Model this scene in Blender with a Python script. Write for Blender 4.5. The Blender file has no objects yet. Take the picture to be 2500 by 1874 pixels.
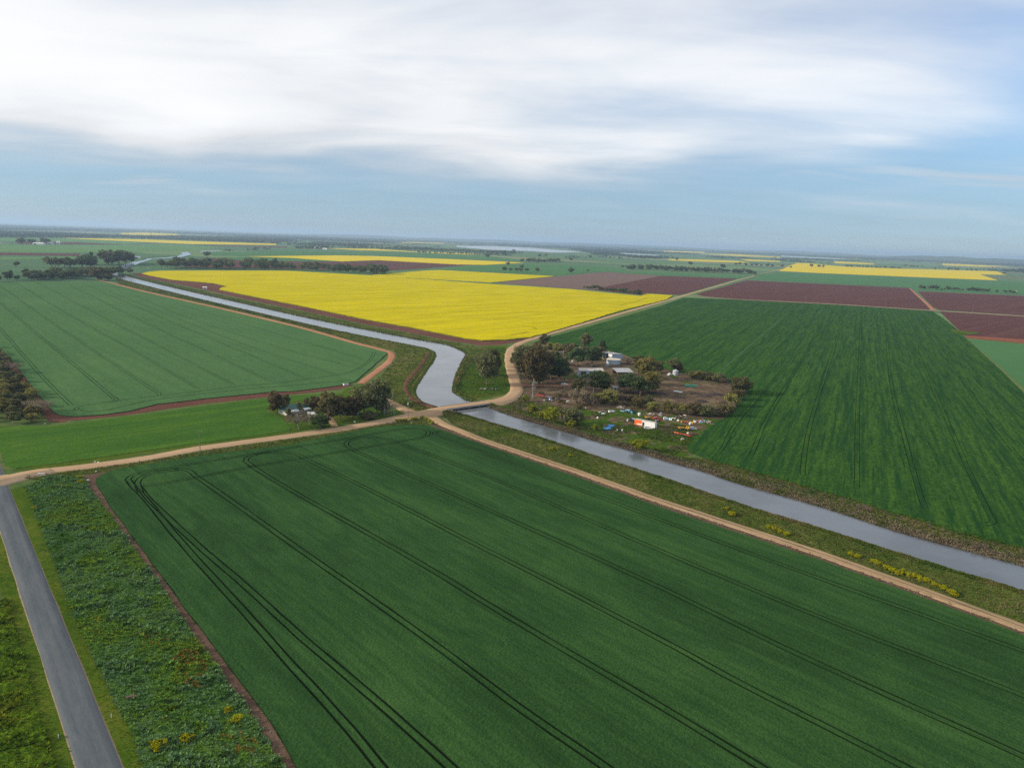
import bpy, math, random
import numpy as np
from mathutils import Vector, Matrix, noise as mnoise
from mathutils.geometry import delaunay_2d_cdt
R_ = math.radians
random.seed(7); rng = np.random.default_rng(7)
sc = bpy.context.scene
COL = sc.collection

# ---------------------------------------------------------------- camera
H = 100.0; FPX = 1733.0; PW, PH = 2500.0, 1874.0
PITCH = math.atan(351.2 / FPX); ROLL = math.atan(0.0365)
cp, sp = math.cos(PITCH), math.sin(PITCH)
r0 = Vector((1, 0, 0)); u0 = Vector((0, sp, cp)); FW = Vector((0, cp, -sp))
RT = r0 * math.cos(ROLL) + u0 * math.sin(ROLL)
UP = u0 * math.cos(ROLL) - r0 * math.sin(ROLL)
cam = bpy.data.cameras.new('camera'); camo = bpy.data.objects.new('camera', cam); COL.objects.link(camo)
cam.sensor_fit = 'HORIZONTAL'; cam.sensor_width = 36.0; cam.lens = 36.0 * FPX / PW
cam.clip_start = 1.0; cam.clip_end = 200000.0
m = Matrix((RT, UP, -FW)).transposed().to_4x4(); m.translation = Vector((0, 0, H)); camo.matrix_world = m
sc.camera = camo

def G(px, py, z=0.0):
    """the place on level ground (height z) that was surveyed at photo point px, py"""
    d = FW * FPX + RT * (px - PW / 2) - UP * (py - PH / 2)
    t = (z - H) / d.z
    return Vector((d.x * t, d.y * t, z))
def GL(pts, z=0.0): return [G(p[0], p[1], z) for p in pts]

# ---------------------------------------------------------------- render / exposure
sc.render.engine = 'CYCLES'
sc.cycles.use_denoising = False
sc.cycles.max_bounces = 6; sc.cycles.diffuse_bounces = 2; sc.cycles.glossy_bounces = 3
sc.cycles.transmission_bounces = 2; sc.cycles.transparent_max_bounces = 6; sc.cycles.volume_bounces = 1
sc.cycles.sample_clamp_indirect = 6.0
sc.view_settings.view_transform = 'Standard'; sc.view_settings.look = 'None'
sc.view_settings.exposure = 0.0; sc.view_settings.gamma = 1.0; sc.view_settings.use_curve_mapping = False

# ---------------------------------------------------------------- sun and sky
SUN_EL, SUN_AZ = R_(21.0), R_(-97.0)     # azimuth from +Y, clockwise positive: the sun stands low to the left
sdir = Vector((math.sin(SUN_AZ) * math.cos(SUN_EL), math.cos(SUN_AZ) * math.cos(SUN_EL), math.sin(SUN_EL)))
sl = bpy.data.lights.new('sun', 'SUN'); sl.energy = 5.0; sl.angle = R_(1.2); sl.color = (1.0, 0.87, 0.70)
so = bpy.data.objects.new('sun', sl); COL.objects.link(so)
so.rotation_euler = sdir.to_track_quat('Z', 'Y').to_euler(); so.location = (-300, 0, 400)

class NT:
    """small helper for node trees"""
    def __init__(s, tree): s.t = tree; s.n = tree.nodes; s.l = tree.links
    def node(s, typ, **kw):
        nd = s.n.new(typ)
        for k, v in kw.items(): setattr(nd, k, v)
        return nd
    def put(s, sock, v):
        if hasattr(v, 'is_output'): s.l.new(v, sock)
        elif isinstance(v, (tuple, list)) and sock.type == 'RGBA' and len(v) == 3: sock.default_value = (*v, 1)
        else: sock.default_value = v
    def math(s, op, a, b=0.0, c=None, clamp=False):
        nd = s.node('ShaderNodeMath', operation=op, use_clamp=clamp)
        s.put(nd.inputs[0], a); s.put(nd.inputs[1], b)
        if c is not None: s.put(nd.inputs[2], c)
        return nd.outputs[0]
    def vmath(s, op, a, b=(0, 0, 0), out=0):
        nd = s.node('ShaderNodeVectorMath', operation=op)
        s.put(nd.inputs[0], a); s.put(nd.inputs[1], b)
        return nd.outputs[out]
    def mix(s, f, a, b, mode='MIX'):
        nd = s.node('ShaderNodeMix', data_type='RGBA', blend_type=mode)
        s.put(nd.inputs[0], f); s.put(nd.inputs[6], a); s.put(nd.inputs[7], b)
        return nd.outputs[2]
    def ramp(s, f, lo, hi, smooth=True):
        nd = s.node('ShaderNodeMapRange', interpolation_type='SMOOTHSTEP' if smooth else 'LINEAR')
        s.put(nd.inputs[0], f); s.put(nd.inputs[1], lo); s.put(nd.inputs[2], hi)
        return nd.outputs[0]
    def noise(s, vec, scale, detail=4.0, rough=0.55, dist=0.0, out=0):
        nd = s.node('ShaderNodeTexNoise')
        s.put(nd.inputs['Vector'], vec); s.put(nd.inputs['Scale'], scale); s.put(nd.inputs['Detail'], detail)
        s.put(nd.inputs['Roughness'], rough); s.put(nd.inputs['Distortion'], dist)
        return nd.outputs[out]
    def mapping(s, vec, rot=0.0, scale=(1, 1, 1), loc=(0, 0, 0)):
        nd = s.node('ShaderNodeMapping')
        s.put(nd.inputs[0], vec); nd.inputs['Location'].default_value = loc
        nd.inputs['Rotation'].default_value = (0, 0, rot); nd.inputs['Scale'].default_value = scale
        return nd.outputs[0]
    def along(s, vec, rot, scale):
        """turn first, then stretch"""
        return s.mapping(s.mapping(vec, rot=rot), scale=scale)

world = bpy.data.worlds.new('World'); sc.world = world; world.use_nodes = True
w = NT(world.node_tree); w.n.clear()
sky = w.node('ShaderNodeTexSky', sky_type='NISHITA', sun_disc=False, sun_elevation=SUN_EL, sun_rotation=SUN_AZ,
             air_density=1.0, dust_density=0.3, ozone_density=3.0, altitude=100.0)
d = w.node('ShaderNodeTexCoord').outputs['Generated']
dx, dy, dz = w.node('ShaderNodeSeparateXYZ').outputs
w.l.new(d, dx.node.inputs[0])
zz = w.math('ADD', w.math('MAXIMUM', dz, 0.0), 0.11)
pc = w.node('ShaderNodeCombineXYZ'); w.put(pc.inputs[0], w.math('DIVIDE', dx, zz)); w.put(pc.inputs[1], w.math('DIVIDE', dy, zz))
P = pc.outputs[0]
n1 = w.noise(w.mapping(P, rot=R_(22), scale=(0.34, 0.34, 1), loc=(3.4, 1.2, 0)), 1.0, 4.0, 0.45, 0.25)
n2 = w.noise(w.mapping(P, rot=R_(-16), scale=(0.55, 0.85, 1), loc=(7.7, 4.2, 2)), 1.2, 5.0, 0.48, 0.35)
n3 = w.noise(w.mapping(P, rot=R_(9), scale=(0.7, 1.9, 1), loc=(2.7, 8.2, 5)), 1.2, 7.0, 0.58, 0.4)
n4 = w.noise(w.mapping(P, rot=R_(3), scale=(0.5, 1.3, 1), loc=(5.3, 2.2, 8)), 0.9, 5.0, 0.5, 0.3)
px_ = w.math('DIVIDE', dx, zz)
bias = w.math('MULTIPLY', w.math('MAXIMUM', w.math('MINIMUM', px_, 2.2), -2.5), -0.10)
cov = w.math('ADD', w.math('ADD', w.math('ADD', w.math('MULTIPLY', n1, 0.7), w.math('MULTIPLY', n2, 0.42)), w.math('MULTIPLY', n3, 0.22)), bias)
cov = w.ramp(cov, 0.33, 0.86)
elev = w.math('ADD', dz, w.math('MULTIPLY', w.math('SUBTRACT', n2, 0.5), 0.11))
cov = w.math('MULTIPLY', cov, w.ramp(elev, 0.04, 0.125))
cov = w.math('MINIMUM', w.math('ADD', cov, 0.05), 0.97)
glow = w.math('POWER', w.math('MAXIMUM', w.vmath('DOT_PRODUCT', d, tuple(sdir), out=1), 0.0), 2.0)
lum = w.math('ADD', w.math('ADD', 0.84, w.math('MULTIPLY', w.ramp(w.math('ADD', w.math('MULTIPLY', n2, 0.6), w.math('MULTIPLY', n1, 0.4)), 0.3, 0.7), 0.20)), w.math('MULTIPLY', glow, 0.30))
lum = w.math('MULTIPLY', lum, w.math('ADD', 0.72, w.math('MULTIPLY', w.ramp(elev, 0.06, 0.16), 0.28)))
ccol = w.mix(w.math('MINIMUM', lum, 1.0), (0.80, 0.92, 1.08), (0.98, 0.99, 1.0))
skyc = w.mix(1.0, sky.outputs[0], (0.94, 1.10, 1.24), 'MULTIPLY')
# thin grey-blue stratus lying low all round the horizon
veil = w.math('MULTIPLY', w.math('SUBTRACT', 1.0, w.ramp(dz, 0.03, 0.24)), 0.68)
b1 = w.node('ShaderNodeBackground'); w.put(b1.inputs[0], skyc); b1.inputs[1].default_value = 0.13
b3 = w.node('ShaderNodeBackground'); b3.inputs[0].default_value = (0.28, 0.44, 0.64, 1); w.put(b3.inputs[1], w.math('ADD', 0.82, w.math('MULTIPLY', n3, 0.3)))
b2 = w.node('ShaderNodeBackground'); w.put(b2.inputs[0], ccol); w.put(b2.inputs[1], lum)
m0 = w.node('ShaderNodeMixShader'); w.put(m0.inputs[0], veil); w.l.new(b1.outputs[0], m0.inputs[1]); w.l.new(b3.outputs[0], m0.inputs[2])
mx = w.node('ShaderNodeMixShader'); w.put(mx.inputs[0], w.math('MAXIMUM', cov, w.math('MULTIPLY', w.math('MULTIPLY', w.ramp(n4, 0.55, 0.70), 0.7), w.math('MULTIPLY', w.ramp(dz, 0.035, 0.06), w.math('SUBTRACT', 1.0, w.ramp(dz, 0.08, 0.12)))))); w.l.new(m0.outputs[0], mx.inputs[1]); w.l.new(b2.outputs[0], mx.inputs[2])
wo = w.node('ShaderNodeOutputWorld'); w.l.new(mx.outputs[0], wo.inputs[0])

# ---------------------------------------------------------------- materials
MATS = {}
def newmat(name):
    mt = bpy.data.materials.new(name); mt.use_nodes = True
    t = NT(mt.node_tree); bs = t.n['Principled BSDF']; bs.inputs['Specular IOR Level'].default_value = 0.0
    bs.inputs['Roughness'].default_value = 0.85
    MATS[name] = mt
    return mt, t, bs
def bump(t, bs, h, strength=0.4, dist=0.1):
    b = t.node('ShaderNodeBump'); b.inputs['Strength'].default_value = strength; b.inputs['Distance'].default_value = dist
    t.put(b.inputs['Height'], h); t.l.new(b.outputs[0], bs.inputs['Normal'])
def pos(t): return t.node('ShaderNodeNewGeometry').outputs['Position']

def ground_mat(name, cols, scales=(0.02, 0.15, 1.2), weights=(0.5, 0.35, 0.35), bstr=0.5, bdist=0.15, bscale=3.0,
               sheen=0.0, sheen_tint=(1, 1, 1), rot=0.0, stretch=1.0, streak=0.0, streak_scale=0.5, streak_col=None, streak2=None, rough=0.9):
    """cols: dark, mid, light; three noise octaves mixed; optional streaks along direction rot"""
    mt, t, bs = newmat(name)
    p = pos(t)
    q = t.along(p, rot, (1.0, stretch, 1.0)) if stretch != 1.0 else p
    a = t.noise(q, scales[0], 4.0, 0.55, 0.6); b = t.noise(q, scales[1], 4.0, 0.6); c = t.noise(p, scales[2], 3.0, 0.65)
    v = t.math('ADD', t.math('ADD', t.math('MULTIPLY', t.math('SUBTRACT', a, 0.5), weights[0] * 3.0),
               t.math('MULTIPLY', t.math('SUBTRACT', b, 0.5), weights[1] * 3.0)), t.math('MULTIPLY', t.math('SUBTRACT', c, 0.5), weights[2] * 3.0))
    lo = t.mix(t.ramp(v, -0.9, 0.05, False), cols[0], cols[1])
    col = t.mix(t.ramp(v, -0.05, 0.95, False), lo, cols[2])
    if streak:
        sq = t.along(p, rot, (0.012, 1.0, 1.0))
        s = t.noise(sq, streak_scale, 4.0, 0.6)
        col = t.mix(t.math('MULTIPLY', t.ramp(s, 0.44, 0.66), streak), col, streak_col or cols[0])
        if streak2:
            s2 = t.noise(t.along(p, rot, (0.05, 1.0, 1.0)), streak2[0], 5.0, 0.7)
            col = t.mix(t.math('MULTIPLY', t.ramp(s2, 0.5, 0.64), streak2[1]), col, streak_col or cols[0])
            col = t.mix(t.math('MULTIPLY', t.ramp(s2, 0.46, 0.34), streak2[1] * 0.6), col, cols[2])
    t.put(bs.inputs['Base Color'], col); bs.inputs['Roughness'].default_value = rough
    if sheen:
        bs.inputs['Sheen Weight'].default_value = sheen; bs.inputs['Sheen Roughness'].default_value = 0.5
        bs.inputs['Sheen Tint'].default_value = (*sheen_tint, 1)
    if bstr:
        bump(t, bs, t.noise(p, bscale, 3.0, 0.7), bstr, bdist)
    return mt

def plain(name, col, rough=0.6, metal=0.0, var=0.12, scale=1.5, spec=0.3, rust=None, rust_amt=0.0):
    mt, t, bs = newmat(name)
    p = t.node('ShaderNodeTexCoord').outputs['Object']
    n = t.noise(p, scale, 5.0, 0.65)
    dk = tuple(c * (1 - var * 2.2) for c in col); lt = tuple(min(1, c * (1 + var)) for c in col)
    c = t.mix(t.ramp(n, 0.3, 0.7), dk, lt)
    if rust_amt:
        c = t.mix(t.math('MULTIPLY', t.ramp(t.noise(p, scale * 1.7, 6.0, 0.7, 0.5), 0.62 - rust_amt * 0.3, 0.7), 0.85), c, rust or (0.16, 0.07, 0.03))
    t.put(bs.inputs['Base Color'], c); bs.inputs['Roughness'].default_value = rough
    bs.inputs['Metallic'].default_value = metal; bs.inputs['Specular IOR Level'].default_value = spec
    return mt

def leaf_mat(name, cols, trans=0.25, vary=1.0):
    mt, t, bs = newmat(name)
    oi = t.node('ShaderNodeObjectInfo'); p = t.node('ShaderNodeTexCoord').outputs['Object']
    q = t.vmath('ADD', p, t.math('MULTIPLY', oi.outputs['Random'], 50.0))
    n = t.noise(q, 0.55, 4.0, 0.7); n2 = t.noise(q, 3.0, 2.0, 0.6)
    v = t.math('ADD', t.math('MULTIPLY', n, 0.75), t.math('MULTIPLY', n2, 0.35))
    c = t.mix(t.ramp(v, 0.35, 0.55), cols[0], cols[1]); c = t.mix(t.ramp(v, 0.55, 0.75), c, cols[2])
    hsv = t.node('ShaderNodeHueSaturation'); t.put(hsv.inputs['Color'], c)
    t.put(hsv.inputs['Value'], t.math('ADD', 1.0 - 0.25 * vary, t.math('MULTIPLY', oi.outputs['Random'], 0.55 * vary)))
    t.put(hsv.inputs['Hue'], t.math('ADD', 0.5 - 0.015 * vary, t.math('MULTIPLY', oi.outputs['Random'], 0.03 * vary)))
    t.put(bs.inputs['Base Color'], hsv.outputs[0]); bs.inputs['Roughness'].default_value = 0.75
    tr = t.node('ShaderNodeBsdfTranslucent'); t.put(tr.inputs[0], hsv.outputs[0])
    ms = t.node('ShaderNodeMixShader'); ms.inputs[0].default_value = trans
    t.l.new(bs.outputs[0], ms.inputs[1]); t.l.new(tr.outputs[0], ms.inputs[2])
    t.l.new(ms.outputs[0], t.n['Material Output'].inputs[0])
    return mt

def azim(a, b):
    """angle to hand to a mapping so that its X axis runs along a->b"""
    v = b - a
    return -math.atan2(v.y, v.x)

# ---------------------------------------------------------------- mesh helpers
def tag(o, label=None, cat=None, group=None, kind=None):
    if label: o['label'] = label
    if cat: o['category'] = cat
    if group: o['group'] = group
    if kind: o['kind'] = kind
    return o
def link(name, me, parent=None):
    o = bpy.data.objects.new(name, me); COL.objects.link(o)
    if parent is not None: o.parent = parent
    return o
def empty(name, loc, rz=0.0, label=None, cat=None, group=None):
    o = bpy.data.objects.new(name, None); COL.objects.link(o)
    o.location = loc; o.rotation_euler = (0, 0, rz); o.empty_display_size = 0.5
    return tag(o, label, cat, group)
def mesh(name, V, F, mat, smooth=False):
    me = bpy.data.meshes.new(name)
    me.from_pydata([tuple(v) for v in V], [], F); me.materials.append(MATS[mat] if isinstance(mat, str) else mat)
    if smooth: me.polygons.foreach_set('use_smooth', [True] * len(me.polygons))
    me.update(); return me
def np_mesh(name, V, F, mat, smooth=False):
    """V (n,3) array, F (m,k) array of equal-sized faces"""
    me = bpy.data.meshes.new(name); k = F.shape[1]
    me.vertices.add(len(V)); me.vertices.foreach_set('co', V.astype(np.float32).ravel())
    me.loops.add(F.size); me.loops.foreach_set('vertex_index', F.astype(np.int32).ravel())
    me.polygons.add(len(F)); me.polygons.foreach_set('loop_start', np.arange(0, F.size, k, dtype=np.int32))
    me.polygons.foreach_set('loop_total', np.full(len(F), k, dtype=np.int32))
    if smooth: me.polygons.foreach_set('use_smooth', np.ones(len(F), dtype=bool))
    me.materials.append(MATS[mat] if isinstance(mat, str) else mat)
    me.update(calc_edges=True); return me

def inpoly(pts, poly):
    """vectorised point in polygon, pts (n,2)"""
    x, y = pts[:, 0], pts[:, 1]; ins = np.zeros(len(pts), bool)
    n = len(poly)
    for i in range(n):
        x1, y1 = poly[i][0], poly[i][1]; x2, y2 = poly[(i + 1) % n][0], poly[(i + 1) % n][1]
        if y1 == y2: continue
        c = ((y1 > y) != (y2 > y)) & (x < (x2 - x1) * (y - y1) / (y2 - y1) + x1)
        ins ^= c
    return ins
def segdist(pts, line):
    dm = np.full(len(pts), 1e9)
    for a, b in zip(line[:-1], line[1:]):
        a = np.array(a[:2]); b = np.array(b[:2]); ab = b - a; L = max(ab @ ab, 1e-9)
        tt = np.clip(((pts - a) @ ab) / L, 0, 1)
        dm = np.minimum(dm, np.linalg.norm(pts - (a + tt[:, None] * ab), axis=1))
    return dm
def smooth_line(pts, step=6.0, zpass=False):
    """Catmull-Rom through points, resampled"""
    P = [Vector(p) for p in pts]
    P = [P[0] * 2 - P[1]] + P + [P[-1] * 2 - P[-2]]
    out = []
    for i in range(1, len(P) - 2):
        n = max(2, int((P[i + 1] - P[i]).length / step))
        for k in range(n):
            t = k / n; t2 = t * t; t3 = t2 * t
            out.append(0.5 * ((2 * P[i]) + (P[i + 1] - P[i - 1]) * t + (2 * P[i - 1] - 5 * P[i] + 4 * P[i + 1] - P[i + 2]) * t2
                              + (3 * P[i] - P[i - 1] - 3 * P[i + 1] + P[i + 2]) * t3))
    out.append(P[-2]); return out
def offset_line(line, dist):
    out = []
    for i, p in enumerate(line):
        a = line[max(i - 1, 0)]; b = line[min(i + 1, len(line) - 1)]
        t = (b - a); t.z = 0; t.normalize()
        out.append(p + Vector((t.y, -t.x, 0)) * dist)   # positive = to the right of travel
    return out
def sheet(name, poly, z, mat, label, cat, kind='structure', jitter=0.0, skirt=0.0, sub=0.0):
    """flat polygon at height z; optional wavy edge and a skirt down to the ground"""
    pts = [Vector((p[0], p[1])) for p in poly]
    if sub:
        q = []
        for i, a in enumerate(pts):
            b = pts[(i + 1) % len(pts)]; n = max(1, int((b - a).length / sub))
            for k in range(n):
                v = a.lerp(b, k / n)
                if jitter and (k or True):
                    v = v + Vector((mnoise.noise((v.x * 0.31, v.y * 0.31, 3.1)), mnoise.noise((v.x * 0.31, v.y * 0.31, 9.7)))) * jitter
                q.append(v)
        pts = q
    n = len(pts)
    vs, es, fs, _, _, _ = delaunay_2d_cdt(pts, [(i, (i + 1) % n) for i in range(n)], [], 1, 1e-4)
    V = [(v.x, v.y, z) for v in vs]; F = [tuple(f) for f in fs]
    F = [f if (Vector(vs[f[1]]) - Vector(vs[f[0]])).cross(Vector(vs[f[2]]) - Vector(vs[f[0]])) > 0 else f[::-1] for f in F]
    if skirt:
        cnt = {}
        for f in F:
            for a, b in zip(f, f[1:] + f[:1]): cnt[(a, b)] = 1
        low = len(V); V = V + [(v.x, v.y, z - skirt) for v in vs]
        for (a, b) in list(cnt):
            if (b, a) not in cnt: F.append((b, a, a + low, b + low))
    o = link(name, mesh(name, V, F, mat)); return tag(o, label, cat, None, kind)

def crop_field(name, poly, h, mat, soil, tracks, tw, label, sub=9.0, jitter=0.6, stem='shaded_stems'):
    """a standing crop as a slab of height h with wheel tracks cut right through it, over its soil"""
    pts = []
    for i, a in enumerate(poly):
        b = poly[(i + 1) % len(poly)]; n = max(1, int((b - a).length / sub))
        for k in range(n):
            v = a.lerp(b, k / n); v = Vector((v.x, v.y))
            v += Vector((mnoise.noise((v.x * 0.21, v.y * 0.21, 3.1)), mnoise.noise((v.x * 0.21, v.y * 0.21, 9.7)))) * jitter
            pts.append(v)
    ringpolys = []; n = len(pts); edges = [(i, (i + 1) % n) for i in range(n)]; outer = [tuple(p) for p in pts]
    for ln in tracks:
        wv = lambda p, k: tw / 2 * (1.0 + 0.55 * mnoise.noise((p.x * .11, p.y * .11, k)) + 0.35 * mnoise.noise((p.x * .5, p.y * .5, k)))
        nr = [(a - b) * 0.5 for a, b in zip(offset_line(ln, 1.0), offset_line(ln, -1.0))]
        L = [p + n_ * wv(p, 2.0) for p, n_ in zip(ln, nr)]; Rr = [p - n_ * wv(p, 6.0) for p, n_ in zip(ln, nr)]; ring = L + Rr[::-1]
        b0 = len(pts); pts += [Vector((p.x, p.y)) for p in ring]; k = len(ring); ringpolys.append([(p.x, p.y) for p in ring])
        edges += [(b0 + i, b0 + (i + 1) % k) for i in range(k)]
    vs, es, fs, _, _, _ = delaunay_2d_cdt(pts, edges, [], 0, 1e-3)
    va = np.array([(v.x, v.y) for v in vs]); fa = np.array([tuple(f) for f in fs if len(f) == 3])
    cen = va[fa].mean(axis=1)
    keep = inpoly(cen, outer)
    for ln in tracks:
        idx = np.nonzero(keep)[0]
        ring = ringpolys.pop(0); x0, y0 = np.min(ring, 0); x1, y1 = np.max(ring, 0)
        c_ = cen[idx]; bb = (c_[:, 0] > x0) & (c_[:, 0] < x1) & (c_[:, 1] > y0) & (c_[:, 1] < y1); idx = idx[bb]
        keep[idx[inpoly(cen[idx], ring)]] = False
    fa = fa[keep]
    e1 = va[fa[:, 1]] - va[fa[:, 0]]; e2 = va[fa[:, 2]] - va[fa[:, 0]]
    flip = (e1[:, 0] * e2[:, 1] - e1[:, 1] * e2[:, 0]) < 0
    fa[flip] = fa[flip][:, ::-1]
    es_ = set()
    for f in fa: es_.update(((f[0], f[1]), (f[1], f[2]), (f[2], f[0])))
    low = len(va)
    V = [(x, y, h) for x, y in va] + [(x, y, 0.05) for x, y in va]
    F = [tuple(int(i) for i in f) for f in fa] + [(int(b), int(a), int(a) + low, int(b) + low) for (a, b) in es_ if (b, a) not in es_]
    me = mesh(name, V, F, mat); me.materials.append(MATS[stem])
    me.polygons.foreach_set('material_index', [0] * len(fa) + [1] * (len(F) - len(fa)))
    o = link(name, me); tag(o, label, 'field', None, 'structure')
    s = sheet('field_soil', poly, 0.04, soil, None, None, None, jitter=jitter * 0.5, sub=sub * 2)
    s.parent = o
    return o
def ribbon(name, line, width, mat, label, cat, kind='structure', wob=0.25, crown=0.06, rows=4):
    """a track or road along a 3D line, its shoulders sloping down to the ground"""
    V = []; F = []; per = rows + 3
    for i, p in enumerate(line):
        a = line[max(i - 1, 0)]; b = line[min(i + 1, len(line) - 1)]; t = (b - a); t.z = 0; t.normalize()
        nrm = Vector((t.y, -t.x, 0))
        wl = width / 2 + mnoise.noise((p.x * 0.09, p.y * 0.09, 1.3)) * wob + mnoise.noise((p.x * 0.5, p.y * 0.5, 1.3)) * wob * 0.5
        wr = width / 2 + mnoise.noise((p.x * 0.09, p.y * 0.09, 7.3)) * wob + mnoise.noise((p.x * 0.5, p.y * 0.5, 7.3)) * wob * 0.5
        sk = max(p.z, 0.05) * 1.6
        V.append(p - nrm * (wl + sk) - Vector((0, 0, p.z + 0.02)))
        for k in range(rows + 1):
            s = k / rows; off = -wl + (wl + wr) * s
            V.append(p + nrm * off + Vector((0, 0, crown * (1 - (2 * s - 1) ** 2))))
        V.append(p + nrm * (wr + sk) - Vector((0, 0, p.z + 0.02)))
    for i in range(len(line) - 1):
        for k in range(per - 1):
            a = i * per + k; F.append((a, a + 1, a + per + 1, a + per))
    F = [f[::-1] for f in F]
    o = link(name, mesh(name, V, F, mat, True)); return tag(o, label, cat, None, kind)
# ---------------------------------------------------------------- ground materials
ROW1 = azim(G(600, 1250), G(1475, 1874)); ROWR = azim(G(2095, 971), G(2103, 760)); ROWY = azim(G(468, 686.7), G(995, 680))
ROWRD = azim(G(243, 1874), G(70.5, 1400))
def ground_base():
    mt, t, bs = newmat('open_country')
    p = pos(t)
    q = t.along(p, ROW1, (1 / 900.0, 1 / 520.0, 1))
    v = t.node('ShaderNodeTexVoronoi', distance='CHEBYCHEV'); t.put(v.inputs['Vector'], q); v.inputs['Scale'].default_value = 1.0; v.inputs['Randomness'].default_value = 0.75
    sep = t.node('ShaderNodeSeparateColor'); t.put(sep.inputs[0], v.outputs['Color'])
    cr = t.node('ShaderNodeValToRGB'); cr.color_ramp.interpolation = 'CONSTANT'
    pal = [(0.0, (0.040, 0.078, 0.030)), (0.2, (0.028, 0.066, 0.034)), (0.42, (0.052, 0.082, 0.034)), (0.56, (0.032, 0.070, 0.040)),
           (0.74, (0.09, 0.055, 0.04)), (0.82, (0.09, 0.13, 0.05)), (0.93, (0.15, 0.13, 0.07))]
    els = cr.color_ramp.elements; els[0].position = 0.0; els[0].color = (*pal[0][1], 1); els[1].position = pal[1][0]; els[1].color = (*pal[1][1], 1)
    for ps, c in pal[2:]:
        e = els.new(ps); e.color = (*c, 1)
    t.put(cr.inputs[0], sep.outputs[0])
    a = t.noise(p, 0.004, 5.0, 0.6, 0.5); b = t.noise(p, 0.12, 5.0, 0.65)
    far = t.mix(t.math('MULTIPLY', t.ramp(a, 0.35, 0.65), 0.45), cr.outputs[0], (0.055, 0.10, 0.045))
    near = t.mix(t.ramp(b, 0.35, 0.62), (0.034, 0.062, 0.012), (0.070, 0.085, 0.020))
    near = t.mix(t.math('MULTIPLY', t.ramp(t.noise(p, 0.035, 4.0, 0.6), 0.55, 0.7), 0.6), near, (0.16, 0.11, 0.06))
    ln = t.vmath('LENGTH', p, out=1)
    col = t.mix(t.ramp(ln, 1050.0, 1500.0), near, far)
    t.put(bs.inputs['Base Color'], col)
    bs.inputs['Sheen Weight'].default_value = 0.1; bs.inputs['Sheen Tint'].default_value = (0.5, 0.8, 0.4, 1)
    bump(t, bs, t.noise(p, 1.5, 3.0, 0.7), 0.4, 0.2)
ground_base()
GS = (0.35, 0.75, 0.4)
ground_mat('shaded_stems', [(0.005, 0.014, 0.004), (0.009, 0.022, 0.006), (0.016, 0.030, 0.009)], (0.1, 0.8, 4.0), (0.3, 0.3, 0.4), 0.5, 0.1, 4.0)  # stem walls coloured extra dark, painting in the shade of the wheel tracks
ground_mat('wheat_near', [(0.012, 0.036, 0.009), (0.024, 0.064, 0.016), (0.042, 0.096, 0.023)], (0.014, 0.09, 1.5), (1.0, 0.5, 0.8), 1.0, 0.45, 1.5,
           sheen=0.03, sheen_tint=GS, rot=ROW1, stretch=3.0, streak=0.35, streak_scale=0.45, streak2=(0.9, 0.45))
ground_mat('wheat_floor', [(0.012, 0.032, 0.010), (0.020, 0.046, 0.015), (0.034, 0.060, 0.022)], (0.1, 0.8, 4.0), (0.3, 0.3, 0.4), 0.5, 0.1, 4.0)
ground_mat('wheat_west', [(0.032, 0.080, 0.026), (0.052, 0.110, 0.036), (0.078, 0.142, 0.046)], (0.008, 0.07, 0.8), (0.5, 0.35, 1.1), 0.9, 0.4, 0.9,
           sheen=0.05, sheen_tint=GS, rot=ROW1, stretch=3.0, streak=0.3, streak_scale=0.15)
ground_mat('barley_east', [(0.011, 0.040, 0.006), (0.023, 0.065, 0.009), (0.048, 0.104, 0.013)], (0.012, 0.10, 0.6), (0.5, 0.9, 1.3), 1.0, 0.5, 0.9,
           sheen=0.02, sheen_tint=GS, rot=ROWR, stretch=6.0, streak=0.7, streak_scale=0.22, streak_col=(0.007, 0.036, 0.008), streak2=(0.42, 0.9))
ground_mat('paddock_grass', [(0.022, 0.066, 0.007), (0.042, 0.100, 0.010), (0.085, 0.145, 0.012)], (0.012, 0.10, 0.8), (0.7, 0.5, 0.8), 0.9, 0.3, 1.4,
           sheen=0.03, sheen_tint=GS, rot=azim(G(190, 1135), G(700, 1060)), stretch=4.0, streak=0.4, streak_scale=0.3)
ground_mat('young_wheat', [(0.024, 0.074, 0.022), (0.036, 0.096, 0.030), (0.050, 0.116, 0.036)], (0.006, 0.05, 0.6), (0.35, 0.25, 0.2), 0.5, 0.2, 0.8, sheen=0.08, sheen_tint=GS)
ground_mat('strip_crop', [(0.020, 0.064, 0.016), (0.036, 0.088, 0.028), (0.060, 0.112, 0.042)], (0.05, 0.2, 1.0), (0.4, 0.4, 0.4), 0.8, 0.3, 1.5)
ground_mat('pale_crop', [(0.07, 0.15, 0.05), (0.09, 0.18, 0.06), (0.12, 0.20, 0.07)], (0.004, 0.03, 0.4), (0.35, 0.25, 0.2), 0.4, 0.2, 0.8)
ground_mat('canola', [(0.28, 0.255, 0.002), (0.46, 0.385, 0.002), (0.55, 0.47, 0.004)], (0.012, 0.10, 0.7), (0.8, 0.6, 0.9), 0.8, 0.4, 1.2,
           rot=ROWY, stretch=6.0, streak=0.5, streak_scale=0.10, streak_col=(0.27, 0.24, 0.002))
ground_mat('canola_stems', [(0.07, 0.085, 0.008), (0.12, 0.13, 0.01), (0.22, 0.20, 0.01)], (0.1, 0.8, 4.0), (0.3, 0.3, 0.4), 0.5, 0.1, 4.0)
ground_mat('barley_floor', [(0.010, 0.034, 0.008), (0.016, 0.046, 0.010), (0.028, 0.058, 0.014)], (0.1, 0.8, 4.0), (0.3, 0.3, 0.4), 0.5, 0.1, 4.0)
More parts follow.
